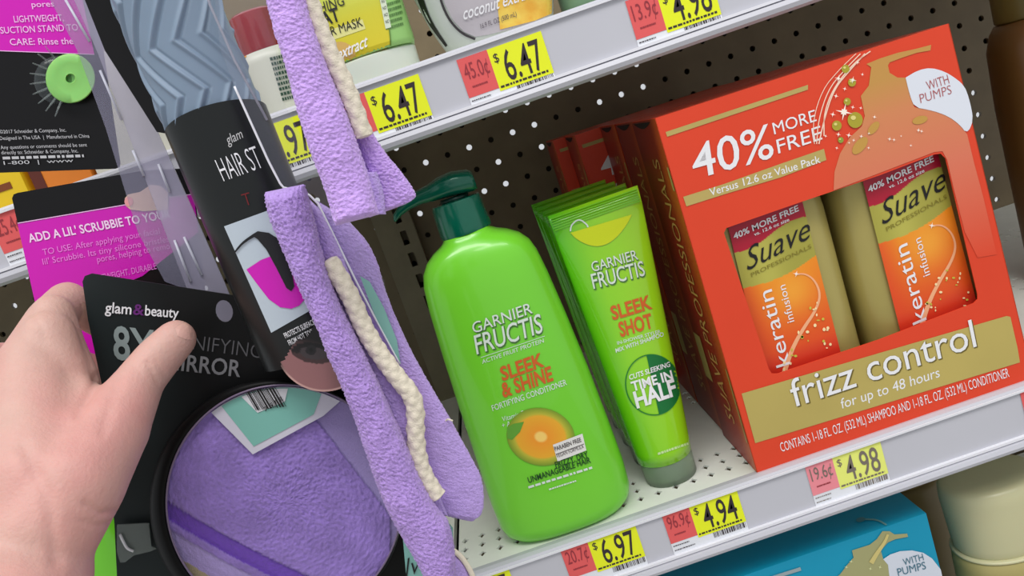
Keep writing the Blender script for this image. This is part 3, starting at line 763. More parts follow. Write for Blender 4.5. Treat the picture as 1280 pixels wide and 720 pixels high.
t, bo = round_bottle('shampoo_bottle', 'pearl white bottle with a grey oval label and coconut picture on the upper shelf', -.0675, .040, ZU,
    [(ZU + .0003, .032, .024, 2.6), (ZU + .003, .0345, .026, 2.6), (.335, .040, .028, 2.6), (.37, .046, .030, 2.6), (.44, .048, .030, 2.6), (.48, .036, .025, 2.4), (.49, .018, .018, 2)],
    [(.4905, .014, .014), (.515, .014, .014), (.517, .012, .012)], gw, BLACK)
mv = bvh_of(bo); pm = PL(.018)
polyprint('oval_label', [(548,-25),(556,5),(566,25),(580,40),(594,46),(612,43),(640,36),(668,27),(690,18),(696,-5),(694,-30)], pm, mat('label_mauve', (184, 178, 184), .35), t, .0004, mv, sub=2)
polyprint('fruit_picture', [(618,-30),(622,8),(625,37),(668,26),(697,14),(698,-30)], pm, mat('label_mango', (232, 172, 60), .4, c2=(240, 206, 90), c2scale=70), t, .0007, mv, sub=2)
ribbon('dark_rim', [(546,-20),(552,5),(562,26),(577,42),(594,49)], 3, pm, pr_((60, 56, 60)), t, .0008, mv)
ribbon('dark_stripe', [(520,-20),(527,5),(538,30),(558,58)], (9, 3), pm, BLACK, t, .0008, mv)
text('coconut extract', (579,25), (668,-4), (576,12), pm, WHITE, t, .0011, bvh=mv, bold=.01, shear=.3, cap=.6)
text('16.9 FL OZ (500 mL)', (601,36), (646,20), (600,30), pm, pr_((90, 80, 90)), t, .0011, bvh=mv)
sg = mat('bottle_sage', (112, 146, 118), .35)
round_bottle('shampoo_bottle', 'sage green bottle right of the pearl white one, cut by the top edge', .0055, .040, ZU,
    [(ZU + .0003, .028, .022, 2.4), (ZU + .002, .0305, .024, 2.4), (ZU + .006, .0315, .025, 2.4), (.42, .033, .025, 2.4), (.45, .022, .02, 2.2)],
    [(.4505, .013, .013), (.475, .013, .013), (.477, .011, .011)], sg, BLACK)
# red capped bottle
rb_, bo = round_bottle('styling_bottle', 'small white bottle with a glossy dark red cap behind the clear plastic', -.2105, .055, ZU,
    [(ZU + .0003, .0155, .012, 2.4), (ZU + .003, .0170, .013, 2.4), (.352, .0172, .013, 2.4), (.3585, .0165, .0125, 2.4)],
    [(.3588, .0152, .0118), (.360, .0158, .0122), (.382, .0150, .0118), (.3835, .013, .010)], mat('bottle_white', (206, 206, 196), .35), mat('cap_red', (150, 14, 14), .2, coat=.5))
mv = bvh_of(bo); pm = PL(.043)
fine_lines(9, (337,72), (374,63), (1.9, 6.3), pm, pr_((40, 70, 56)), rb_, .0006, mv, h=.6, ragged=.1)
polyprint('orange_mark', [(289,66),(303,62),(308,84),(297,88)], pm, pr_((232, 160, 40)), rb_, .0006, mv)
ob_ = thing('carton', 'black carton with a white side and green top, behind the red-capped bottle', 'box', at(352, 20, .20) * [1, 1, 0] + np.array([0, 0, ZU]))
p = at(362, 14, .20); MB().box(p[0] - .024, p[0], .20, .23, ZU + .0003, p[2] + .006).out('carton', pr_((16, 16, 18)), ob_, bevel=.0005)
MB().box(p[0] + .0003, p[0] + .012, .20, .23, ZU + .0003, p[2] + .004).out('side_flap', pr_((206, 206, 200)), ob_, bevel=.0005)
MB().box(p[0] - .015, p[0] + .011, .201, .229, p[2] + .0065, p[2] + .02).out('lid', pr_((130, 190, 120)), ob_, bevel=.001)
# left bay, upper shelf
def carton(label, x0, x1, y0, y1, z0, z1, m, stripes=()):
    t = thing('carton', label, 'box', ((x0 + x1) / 2, (y0 + y1) / 2, z0)); MB().box(x0, x1, y0, y1, z0 + .0003, z1).out('carton', m, t, bevel=.0006)
    for a, b_, c, d, mm in stripes: MB().box(a, b_, y0 - .0004, y0 - .0001, c, d).out('printed_panel', mm, t)
    return t
carton('bright yellow carton at the left edge above the pink card', -.42, -.3625, .010, .05, ZU, .40, pr_((232, 196, 30)), [(-.42, -.37, .325, .329, pr_((120, 60, 20)))])
carton('orange and brown carton right of the yellow one', -.3590, -.325, .012, .05, ZU, .41, pr_((226, 130, 40)), [(-.3589, -.352, .3155, .34, pr_((90, 34, 20)))])
carton('cream white carton behind the clear strip', -.322, -.25, .012, .05, ZU, .38, pr_((214, 212, 198)))
copy_tree(gb, (-.455, .036, 0), 'green pump bottle on the left bay, only a sliver seen between wrist and black card')
# ================================================================== HANGING PACKS
def card(name, pts, Y, th, m, parent, holes=()):
    pl = PL(Y); bm = bmesh.new()
    loops = [pts] + list(holes); n = sum(len(l) for l in loops)
    for dy in (0, th):
        ed = []
        for lp in loops:
            vs = []
            for q in lp: c = pl(q); vs.append(bm.verts.new((c[0], c[1] + dy, c[2])))
            for a, c in zip(vs, vs[1:] + vs[:1]): ed.append(bm.edges.new((a, c)))
        bmesh.ops.triangle_fill(bm, edges=ed, use_beauty=True)
    bm.verts.ensure_lookup_table(); k = 0
    for lp in loops:
        for i in range(len(lp)):
            a, c = k + i, k + (i + 1) % len(lp)
            bm.faces.new((bm.verts[a], bm.verts[c], bm.verts[n + c], bm.verts[n + a]))
        k += len(lp)
    V = [v.co[:] for v in bm.verts]; F = [[v.index for v in f.verts] for f in bm.faces]; bm.free()
    return mesh(name, V, F, m, parent)
mag = mat('card_magenta', (206, 14, 180), .35); blk = mat('card_black', (16, 15, 17), .32, spec=.3)
lil = pr_((240, 190, 236))
# upper scrubber card
YC = -.066
t = thing('scrubber_card', 'black card with magenta top and round green silicone scrubber at the upper left', 'package', at(70, 210, YC))
card('card', [(-60,-60),(110,-60),(150,204),(149,209),(144,211),(0,216),(-60,219)], YC, .0006, blk, t)
pc = PL(YC - .0001)
polyprint('colour_panel', [(-60,-60),(90,-60),(118,68),(0,63.5),(-60,61)], pc, mag, t, .0003)
ribbon('rule', [(-60,61),(0,63.5),(118,68)], .9, pc, lil, t, .0005)
for s_, a, b_, h in [('pores', (40,9), (68,8), 7), ('LIGHTWEIGHT,', (18,28), (80,26), 8), ('SUCTION STAND TO', (1,42), (98,38), 8), ('CARE: Rinse the', (13,56.5), (92,55), 8)]:
    text(s_, a, b_, (a[0] - 1.5, a[1] - h), pc, lil, t, .0006, bold=.005)
gr = pr_((190, 190, 194))
for s_, a, b_, h in [('©2017 Schneider & Company, Inc.', (0,167), (83,164.5), 4.4), ('Designed in The USA  |  Manufactured in China', (0,175), (112,172), 4.4), ('Any questions or comments should be sent', (1,186.5), (109,183), 4.4),
                  ('directly to: Schneider & Company, Inc.', (2,193), (98,190.5), 4.4), ('1-800  |  www', (5,206), (92,202.5), 4.4)]:
    text(s_, a, b_, (a[0] - 1, a[1] - h), pc, gr, t, .0006)
fine_lines(1, (3,196), (108,193), (1, 5.5), pc, gr, t, .0006, h=.6)
# round green silicone scrubber: a dished disc with a centre boss, clear bristles behind
lime = mat('silicone_green', (140, 204, 110), .4, sss=.3)
def disc_stack(cx, cy, prof, rx, ry, rot=0, n=40):
    rings = []
    for k, Y in prof:
        pl = PL(Y); rings.append([pl(q) for q in ell(cx, cy, rx * k, ry * k, rot, n)])
    return loft(rings)
V, F = disc_stack(88, 98, [(.90, YC - .003), (1, YC - .0038), (1, YC - .0046), (.96, YC - .0052), (.6, YC - .0048), (.26, YC - .0044), (.20, YC - .0046), (.17, YC - .003), (.02, YC - .0028)], 31, 31)
sc = mesh('scrubber', V, F, lime, t, smooth=True, sharp=60)
clr = mat('bristle_clear', (150, 160, 160), .2, alpha=.3)
for k in range(9):
    a = math.radians(112 + k * 15); c, s_ = math.cos(a), math.sin(a)
    mesh('bristle', *tube([PL(YC - .003)((88 + 22 * c, 98 - 22 * s_ * -1)), PL(YC - .006)((88 + 40 * c, 98 + 40 * s_)), PL(YC - .009)((88 + 51 * c, 98 + 51 * s_))], [.0006, .0005, .0003], 6), clr, sc, smooth=True)
V, F = disc_stack(72, 100, [(1, YC - .0012), (.98, YC - .0026), (.6, YC - .003)], 30, 30); mesh('bristle_pad', V, F, mat('pad_clear', (70, 76, 78), .2, alpha=.5), sc, smooth=True)
# lower scrubber card
YC = -.076
t = thing('scrubber_card', 'magenta card with black top band held behind the hand', 'package', at(110, 360, YC))
card('card', [(15,248),(17,243),(22,241),(180,213),(240,210),(262,420),(120,470),(62,460),(43,375)], YC, .0006, blk, t)
pc = PL(YC - .0001)
polyprint('colour_panel', [(22,280),(200,249),(242,243),(248,290),(215,316),(178,345),(130,365),(120,470),(62,460),(43,375)], pc, mag, t, .0003)
ribbon('rule', [(22,279),(110,264),(200,248.5),(242,242.5)], 1.1, pc, lil, t, .0005)
lt = pr_((246, 214, 244))
text("ADD A LIL' SCRUBBIE TO YOUR", (37,303), (214,272), (34,293), pc, lt, t, .0006, bold=.02)
for s_, a, b_ in [('TO USE: After applying your facial', (54,319), (200,292)), ("lil' Scrubbie. Its tiny silicone bristles", (54,331), (212,302)), ('pores, helping to remove', (122,328), (222,309)), ('LIGHTWEIGHT, DURABLE', (112,354), (196,336))]:
    text(s_, a, b_, (a[0] - 1.5, a[1] - 7.5), pc, mat('print_pink', (236, 130, 224), .4), t, .0006)
polyprint('printed_fingertip', [(156,248),(160,243),(175,240),(188,231),(200,232),(210,240),(210,262),(180,264),(163,262),(157,257)], pc, mat('print_peach', (226, 190, 170), .45), t, .0008)
polyprint('printed_nail', ell(161, 252, 5.5, 6, 0, 14), pc, mat('print_nail', (232, 160, 160), .4), t, .0010)
# translucent clip strip
YS = -.092
frl = mat('strip_frosted', (176, 172, 196), .35, alpha=.50, var=.08, vscale=40); frl2 = mat('strip_clear', (150, 148, 172), .3, alpha=.30)
t = thing('clip_strip', 'translucent frosted plastic clip strip running down over the pink cards', 'clip strip', at(190, 250, YS))
card('strip', [(85,-60),(107,0),(132,63),(197,165),(242,265),(284,362),(302,408),(264,412),(234,362),(196,262),(150,140),(122,66),(66,-60)], YS, .0008, frl, t)
card('side_sheet', [(66,-60),(122,66),(150,140),(196,262),(234,362),(206,352),(172,290),(132,160),(96,62),(30,-60)], YS, .0005, frl2, t)
wr = mat('ridge_pale', (206, 206, 222), .25, alpha=.8)
for a, b_ in [((125,88),(152,150)), ((166,188),(180,220)), ((198,205),(212,240)), ((218,300),(238,352)), ((230,296),(252,344)), ((82,0),(112,52))]:
    mesh('slot_ridge', *tube([PL(YS - .0006)(a), PL(YS - .0006)(b_)], .0006, 8), wr, t, smooth=True)
# rolled silicone mat in its black sleeve
YM = -.138; MX = -.2018
t = thing('styling_tool_mat', 'rolled blue-grey silicone mat with raised zigzag ribs in a black sleeve', 'package', (MX, YM, .201))
def tri(x): x = x % 1; return 1 - abs(2 * x - 1)
V = []; F = []; NA, NZ = 150, 230; za, zb = .292, .405; a_, b_ = .0194, .0142
for j in range(NZ + 1):
    z = za + (zb - za) * j / NZ
    for i in range(NA + 1):
        th = math.pi + math.pi * 1.05 * (i / NA) - .08
        u = i / NA * .052; h = ((u + .0115 * tri((z + .006) / .040)) / .0085) % 1
        rib = math.exp(-((h - .5) / .10) ** 2) * .0011 - math.exp(-((h - .70) / .06) ** 2) * .0006
        tap = 1 - .12 * max(0, (.312 - z) / .02) ** 2
        V.append((MX - .0004 + (a_ * tap + rib) * math.cos(th), YM + (b_ * tap + rib) * math.sin(th), z))
for j in range(NZ):
    for i in range(NA): k = j * (NA + 1) + i; F.append((k, k+1, k+NA+2, k+NA+1))
mesh('silicone_mat', V, F, mat('silicone_blue_grey', (122, 140, 160), .5, sss=.05, var=.03), t, smooth=True)
mesh('mat_core', *loft([sring(MX, YM, z, .0175, .0128, 2, 32) for z in (.2925, .404)]), mat('silicone_core', (90, 108, 130), .6), t, smooth=True)
slv = mat('sleeve_black', (24, 27, 27), .3, spec=.4)
rings = []
for z in np.linspace(.2005, .3035, 14): rings.append([(MX + .0207 * math.cos(q), YM + .0152 * math.sin(q), z + (.0045 * math.sin(-q) if z > .30 else 0)) for q in [2*math.pi*j/64 for j in range(64)]])
V, F = loft(rings, cap=False)
rings2 = [[(MX + .0203 * math.cos(q), YM + .0148 * math.sin(q), z + (.0045 * math.sin(-q) if z > .30 else 0)) for q in [2*math.pi*j/64 for j in range(64)]] for z in (.2005, .3035)]
sl = mesh('sleeve', V, F, slv, t, smooth=True)
V, F = loft(rings2, cap=False); mesh('sleeve_lining', V, F, slv, sl, smooth=True)
card('backing_card', [(75,-60),(106,0),(131,63),(196,165),(225,170),(300,112),(262,0),(240,-80),(140,-80)], -.1215, .0006, blk, t)
sv = bvh_of(sl); ps = PL(YM - .012)
stx = lambda s_, a, b_, c, m_, **k: text(s_, a, b_, c, ps, m_, sl, .0005, bvh=sv, **k)
stx('glam', (285,181), (304,172), (281,168), pr_((190, 190, 190)), bold=.0, cap=.76)
stx('HAIR ST', (280,227), (330,209), (268,200), WHITE, bold=-.012)
stx('T', (306,258), (316,255), (301,243), pr_((110, 20, 24)), bold=-.01)
polyprint('printed_picture', [(280,283),(338,262),(402,380),(339,416)], ps, mat('print_ice', (186, 198, 208), .35), sl, .0004, sv, sub=3)
polyprint('printed_cup', [(308,337),(326,325),(345,318),(364,325),(384,362),(381,374),(374,382),(364,386),(350,384),(336,374),(322,356)], ps, mag, sl, .0007, sv, sub=2)
polyprint('printed_iron', [(314,294),(322,289),(336,291),(352,301),(362,326),(368,358),(364,364),(358,360),(346,336),(333,312),(322,299)], ps, pr_((20, 20, 24)), sl, .0010, sv, sub=2)
ribbon('printed_cord', [(293,316),(300,307),(308,300),(318,294)], (2, 4), ps, pr_((20, 20, 24)), sl, .0010, sv)
stx('PROTECTS SURFACES', (357,423), (396,404), (354,417), WHITE, bold=.01)
stx('FROM HOT TOOLS', (362,432), (396,415), (359,426), WHITE, bold=.01)
# clear rigid sheet with a bright cut edge
YE = -.1575
t = thing('clear_sheet', 'clear rigid plastic sheet with a bright edge between the sleeve and the purple strap', 'plastic sheet', at(400, 260, YE))
cl = mat('sheet_clear', (170, 172, 190), .1, alpha=.06, spec=.8)
pe = [(293,108),(350,233),(360,236),(392,243),(415,290),(455,372),(500,455)]
card('sheet', pe + [(497,430),(480,350),(440,285),(400,215),(350,120),(336,-60),(262,-60),(275,60)], YE, .0005, cl, t)
mesh('cut_edge', *tube([PL(YE)(q) for q in smoothline(pe, 60, 1)], .00045, 8), mat('edge_and_highlight_white', (230, 230, 236), .3), t, smooth=True)
mesh('cut_edge', *tube([PL(YE)(q) for q in [(250,-40),(262,5),(293,75),(334,150)]], .0005, 8), mat('edge_pale', (170, 170, 184), .3, alpha=.6), t, smooth=True)
polyprint('mint_label', [(450,345),(462,352),(480,385),(496,425),(501,456),(484,428),(466,388)], PL(YE), mat('print_mint', (132, 186, 176), .4), t, .0003)
# ================================================================== MIRROR PACK
YK = -.120
t = mp = thing('mirror_pack', 'dark card with large printed 8, carrying the round black-rimmed mirror with its reflection of purple cloth painted on', 'package', at(330, 700, YK))
cdm = mat('pack_card', grad=(0, -.29, -.225, [(0, (34, 42, 43)), (.5, (14, 16, 17)), (1, (7, 7, 8))]), rough=.5, spec=.25)  # reflected light painted in: card grows lighter towards its left end
card('card', [(103,352),(106,345),(114,342),(285,368),(430,392),(455,450),(505,640),(525,800),(150,800),(143,655),(127,480),(110,400)], YK, .0008, cdm, t, holes=[ell(280, 389, 11, 14, -12, 18)])
pk = PL(YK - .0001)
serif = pr_((226, 226, 230))
text('glam', (131,390.5), (164,393), (132,376), pk, serif, t, .0004, bold=.014, cap=.76)
text('&', (166,393), (180,394), (167,380), pk, pr_((96, 30, 110)), t, .0004, bold=.02)
text('beauty', (181,394), (223,397.5), (182,380), pk, serif, t, .0004, bold=.014, cap=.76)
text('8X', (142,448), (196,454), (141,408), pk, pr_((138, 152, 152)), t, .0004, bold=.02)
text('MAGNIFYING', (190,430), (326,448), (192,412), pk, pr_((84, 84, 88)), t, .0004, bold=-.012)
text('MIRROR', (206,461), (300,471), (208,441), pk, pr_((118, 118, 122)), t, .0004, bold=.014)
polyprint('magenta_panel', [(432,470),(452,492),(466,522),(472,546),(462,546),(450,515)], pk, mat('card_plum', (130, 10, 100), .4), t, .0004)
def eye(r, a):
    x, y = 405 + 61 * r * math.cos(a), 428 + 61 * r * math.sin(a); k = np.array
    c = k((142., 98, 98)); 
    c = c * (1 - .35 * max(0, (x - 405) / 60)) 
    c = c * (1 - min(.96, max(0, (446 - y + .25 * (x - 392)) / 24)))              # fades to black towards the top
    ex, ey = (x - 392) / 17, (y - 441 - .12 * (x - 392)) / 8
    d = ex * ex + ey * ey
    if d < 1: c = k((58., 50, 52))
    if 1 <= d < 2.6: c = c * (.2 if y < 441 else .45)
    if (x - 389) ** 2 + (y - 437) ** 2 < 42: c = k((24., 22, 24))
    if (x - 389) ** 2 + (y - 437) ** 2 < 8: c = k((8., 8, 8))
    if r > .97: c = k((190., 150, 142)) * min(1, max(.1, (y - 440) / 30))
    return c
et = thing('mirror_pack', 'round glossy print of an eye, showing below the black sleeve', 'package', at(405, 480, -.1572))
eo = disc_print('printed_eye', 405, 428, 61, 61, 0, PL(-.1572), None, et, eye, nr=40, na=90, matn='eye_print')
bm = bmesh.new(); bm.from_mesh(eo.data); dd = []
for f in bm.faces:
    c = f.calc_center_median(); q = (c - Vector(CAMP)); q = np.array(q) @ RC; X_, Y_ = 640 + FPX * q[0] / q[1], 360 - FPX * q[2] / q[1]
    if Y_ - 450 < -(X_ - 352) * 1.05 + 4 * math.sin(X_ * .2): dd.append(f)
bmesh.ops.delete(bm, geom=dd, context='FACES'); bmesh.ops.solidify(bm, geom=bm.faces[:], thickness=.0005); bm.to_mesh(eo.data); bm.free()
rings = []
for k, Y in [(157, YK - .001), (158, YK - .010), (156, YK - .0145), (152, YK - .0160), (148.5, YK - .0160), (146.5, YK - .0145), (146, YK - .010)]:
    sh_ = (k - 146) / 12; rings.append([PL(Y)(q) for q in ell(355 - 10 * sh_, 628 + 4 * sh_, k, k, 0, 120)])
V, F = loft(rings, cap=False); mesh('mirror_rim', V, F, mat('rim_black', (5, 5, 6), .5, spec=.2), mp, smooth=True)
mesh('rim_bead', *tube([PL(YK - .0158)(q) for q in ell(355, 628, 147, 147, 0, 120) + [(502, 628)]], .00045, 8), mat('bead_violet', (120, 104, 130), .3), mp, smooth=True)
def reflection_col(x, y):  # colours of the reflected purple cloth, painted onto the mirror disc
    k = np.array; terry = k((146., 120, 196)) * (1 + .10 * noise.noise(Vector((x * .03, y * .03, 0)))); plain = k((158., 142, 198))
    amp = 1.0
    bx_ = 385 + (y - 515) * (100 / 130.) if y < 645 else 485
    e1 = 628 + (x - 212) * .62 - ((x - 212) / 140) ** 2 * 10        # upper edge of the lower fold in the painted reflection
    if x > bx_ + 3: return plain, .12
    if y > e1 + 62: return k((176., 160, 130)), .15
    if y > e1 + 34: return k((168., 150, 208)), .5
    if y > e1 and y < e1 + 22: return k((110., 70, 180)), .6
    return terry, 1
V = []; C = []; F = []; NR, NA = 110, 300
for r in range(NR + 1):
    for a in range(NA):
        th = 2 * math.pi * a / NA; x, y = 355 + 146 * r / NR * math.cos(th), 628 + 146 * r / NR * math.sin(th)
        c, amp = reflection_col(x, y); P0 = at(x, y, YK - .0105)
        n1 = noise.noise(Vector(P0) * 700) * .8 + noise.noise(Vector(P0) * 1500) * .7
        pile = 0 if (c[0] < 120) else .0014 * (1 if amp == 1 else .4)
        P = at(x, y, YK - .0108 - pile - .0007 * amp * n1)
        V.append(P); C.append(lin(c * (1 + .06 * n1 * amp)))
for r in range(NR):
    for a in range(NA): b2 = (a + 1) % NA; F.append((r*NA+a, r*NA+b2, (r+1)*NA+b2, (r+1)*NA+a))
mesh('reflected_cloth', V, F, mat('cloth_reflection', vcol=True, rough=.85, bump=.5, bscale=1800, sheen=.3), mp, smooth=True, cols=C)
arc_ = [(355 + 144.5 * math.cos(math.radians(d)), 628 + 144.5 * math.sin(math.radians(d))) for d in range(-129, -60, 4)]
polyprint('reflected_label_border', arc_ + [(404,520),(316,568)], PL(YK - .0140), mat('reflected_label_pale', (206, 204, 218), .35), mp, 0)  # label seen in the mirror, its reflection laid on as flat shapes
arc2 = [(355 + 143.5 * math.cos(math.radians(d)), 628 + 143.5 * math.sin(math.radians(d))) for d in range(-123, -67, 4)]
polyprint('reflected_label_mint', arc2 + [(392,518),(317,558)], PL(YK - .0143), mat('reflected_label_mint', (122, 184, 172), .35), mp, 0)
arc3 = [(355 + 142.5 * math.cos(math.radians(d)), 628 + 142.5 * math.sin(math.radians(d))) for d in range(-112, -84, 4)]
polyprint('reflected_barcode_panel', arc3 + [(356,502),(322,516)], PL(YK - .0146), pr_((214, 214, 220)), mp, 0)
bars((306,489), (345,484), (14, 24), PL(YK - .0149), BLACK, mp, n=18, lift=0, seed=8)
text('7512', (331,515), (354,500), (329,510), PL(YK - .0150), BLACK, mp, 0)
cc = mat('tab_clear', (120, 130, 126), .15, alpha=.6)
card('clear_tab', [(146,656),(186,654),(189,683),(196,686),(186,690),(168,694),(156,703),(150,703),(146,690)], YK - .004, .0006, cc, mp)
mesh('tab_highlight', *tube([PL(YK - .005)(q) for q in smoothline([(150,668),(154,677),(159,686),(167,689)], 12)], .0006, 8), mat('edge_and_highlight_white', (230, 230, 236), .3), mp, smooth=True)  # white thread standing in for the highlight on the clear tab
# mint card hanging at the bottom
t = thing('mint_card', 'mint green card with dark handwriting below the purple strap', 'package', at(530, 715, -.146))
card('card', [(497,600),(515,600),(566,660),(572,800),(515,800)], -.146, .0005, mat('print_mint', (132, 186, 176), .4), t)
text('Ivat', (507,722), (545,708), (503,700), PL(-.1462), BLACK, t, .0003, bold=-.01, shear=.3)
# ================================================================== PURPLE TERRY STRAPS
ter = mat('terry_purple', (186, 152, 226), .9, bump=.6, bscale=2200, sheen=.3, var=.14, vscale=1300)
ter_up = mat('terry_lilac', (204, 166, 240), .9, bump=.6, bscale=1200, sheen=.35, var=.07, vscale=600)
ter2 = mat('terry_smooth', (188, 160, 226), .9, bump=.6, bscale=1700, sheen=.3, var=.08, vscale=1100)
cordm = mat('cord_cream', (226, 216, 196), .85, bump=.4, bscale=1500)
def cloth(name, L, R, Y0, Y1, th, m, parent, amp=.0007, f1=1350, na=130, nl=400, wob=.0012, squash=1):
    L = smoothline(L, nl, 2); R = smoothline(R, nl, 2); rings = []
    for i in range(nl):
        t_ = i / (nl - 1); Y = Y0 + (Y1 - Y0) * t_; A = at(*L[i], Y); B = at(*R[i], Y); c = (A + B) / 2; h = (B - A) / 2
        endk = min(1, math.sqrt(max(.0, 1 - (1 - min(1, t_ * 30)) ** 2)) + .05) * min(1, math.sqrt(max(0, 1 - (1 - min(1, (1 - t_) * 30)) ** 2)) + .05)
        ring = []
        for j in range(na):
            q = 2 * math.pi * j / na; co, si = math.cos(q), math.sin(q)
            co = math.copysign(abs(co) ** .8, co); si = math.copysign(abs(si) ** .8, si)
            P = c + h * co + np.array([0, th * si * endk, 0])
            n_ = Vector(P); w = noise.noise(n_ * 55) * wob + noise.noise(n_ * 160) * wob * .4
            d = (noise.noise(n_ * f1) + .6 * noise.noise(n_ * f1 * 2.1)) * amp
            N = h / (np.linalg.norm(h) + 1e-9) * co * .9 + np.array([0, si, 0]); N /= np.linalg.norm(N) + 1e-9
            ring.append(P + N * (d + (w if abs(co) < .9 else w * .3)))
        rings.append(ring)
    return mesh(name, *loft(rings), m, parent, smooth=True)
def cord(pts, Y0, Y1, r, parent, n=420, pitch=.0062):
    P = smoothline(pts, n, 2); W_ = [at(*p, Y0 + (Y1 - Y0) * i / (n - 1)) for i, p in enumerate(P)]
    s_ = np.r_[0, np.cumsum([np.linalg.norm(W_[i+1] - W_[i]) for i in range(n - 1)])]
    def fn(i, j):
        a = 2 * math.pi * j / 28
        return .94 + .10 * abs(math.sin(s_[i] / pitch * math.pi + 2 * a)) * abs(math.sin(s_[i] / pitch * math.pi - 2 * a)) * 1.6
    rr = [r * min(1, .5 + i / 6, .5 + (n - 1 - i) / 6) for i in range(n)]
    mesh('cord', *tube(W_, rr, 28, fn), cordm, parent, smooth=True)
t = thing('terry_strap', 'folded purple terry strap with cream cord hanging beside the round mirror', 'bath strap', at(480, 480, -.165))
cloth('rolled_edge', [(332,240),(338,268),(352,305),(372,350),(396,405),(424,470),(444,520),(462,575),(480,625),(505,672),(530,712),(545,745)],
      [(380,230),(392,275),(404,330),(418,372),(448,430),(482,498),(508,560),(530,610),(548,640),(562,655),(568,690),(570,745)], -.170, -.170, .0085, ter, t)
cloth('inner_fold', [(378,240),(392,300),(412,370),(440,430),(476,500),(505,575),(520,640)], [(400,262),(425,310),(450,380),(484,440),(512,500),(530,575),(560,645)], -.158, -.160, .0035, ter2, t, amp=.0004, wob=.0008)
cloth('flat_flap', [(395,250),(410,300),(440,380),(480,450),(500,520),(515,590),(540,640)], [(432,272),(468,312),(484,372),(508,428),(536,478),(566,530),(592,576),(604,600),(606,640),(590,652)], -.151, -.155, .0032, ter2, t, amp=.00035, f1=1200, wob=.0010)
cord([(410,324),(424,346),(440,374),(452,404),(470,436),(498,474),(514,492),(520,512),(519,545),(524,580),(535,604),(548,622)], -.166, -.166, .0036, t)
mesh('loose_thread', *tube([at(534,627,-.168), at(527,633,-.169), at(519,640,-.169)], .0003, 6), cordm, t)
mesh('loose_thread', *tube([at(553,528,-.155), at(560,524,-.157), at(566,526,-.158)], .0004, 6), cordm, t)
t = thing('terry_strap', 'lowest purple terry strap end with a white edge, at the bottom beside the price tag', 'bath strap', at(570, 720, -.150))
cloth('folded_end', [(548,690),(550,710),(552,745)], [(566,688),(584,706),(594,745)], -.150, -.150, .004, ter2, t, nl=80, amp=.0003)
mesh('hem_cord', *tube([at(q[0], q[1], -.152) for q in smoothline([(563,686),(574,693),(584,706),(592,722),(598,745)], 40)], .0012, 10), cordm, t, smooth=True)
t = thing('terry_strap', 'upper purple terry strap with cream cord hanging nearest the camera at the top', 'bath strap', at(430, 130, -.190))
cloth('rolled_edge', [(324,-50),(338,12),(358,78),(372,136),(388,187),(403,225),(420,282)], [(372,-50),(382,0),(400,60),(424,120),(446,180),(464,232),(474,268)], -.192, -.192, .0085, ter_up, t, amp=.0004, f1=1000)
cloth('flat_flap', [(376,-50),(384,0),(404,60),(428,120),(450,185),(462,235),(462,272)], [(380,-50),(392,0),(416,60),(442,116),(470,178),(498,212),(518,238),(520,248),(505,256)], -.180, -.182, .0035, ter_up, t, amp=.0005)
cloth('inner_fold', [(440,215),(446,240),(452,268)], [(470,215),(480,240),(482,268)], -.188, -.188, .003, ter2, t, nl=60, amp=.0003)
cord([(376,-50),(386,0),(398,32),(412,66),(428,98),(442,132),(456,172)], -.189, -.189, .0031, t)
cloth('frayed_tip', [(488,216),(490,222),(492,232)], [(498,220),(506,226),(508,236)], -.183, -.183, .0015, ter2, t, nl=20, na=24, amp=.0003)
# ================================================================== HAND
def capsule(bm, a, b, ra, rb, n=20, m=7):
    a, b = Vector(a), Vector(b); d = (b - a).normalized(); u = d.orthogonal().normalized(); v = d.cross(u); rings = []
    L_ = [(a, ra, -math.pi/2 + math.pi/2 * k / m) for k in range(1, m + 1)] + [(b, rb, math.pi/2 * k / m) for k in range(0, m)]
    for c, r, q in L_:
        rings.append([bm.verts.new(c + d * (r * math.sin(q)) + (u * math.cos(2*math.pi*j/n) + v * math.sin(2*math.pi*j/n)) * (r * math.cos(q))) for j in range(n)])
    for x, y in zip(rings, rings[1:]):
        for j in range(n): k = (j + 1) % n; bm.faces.new((x[j], x[k], y[k], y[j]))
    e = bm.verts.new(a - d * ra); f = bm.verts.new(b + d * rb)
    for j in range(n):
        k = (j + 1) % n; bm.faces.new((e, rings[0][k], rings[0][j])); bm.faces.new((rings[-1][j], rings[-1][k], f))
H = lambda x, y, Y: at(x, y, Y)
bm = bmesh.new()
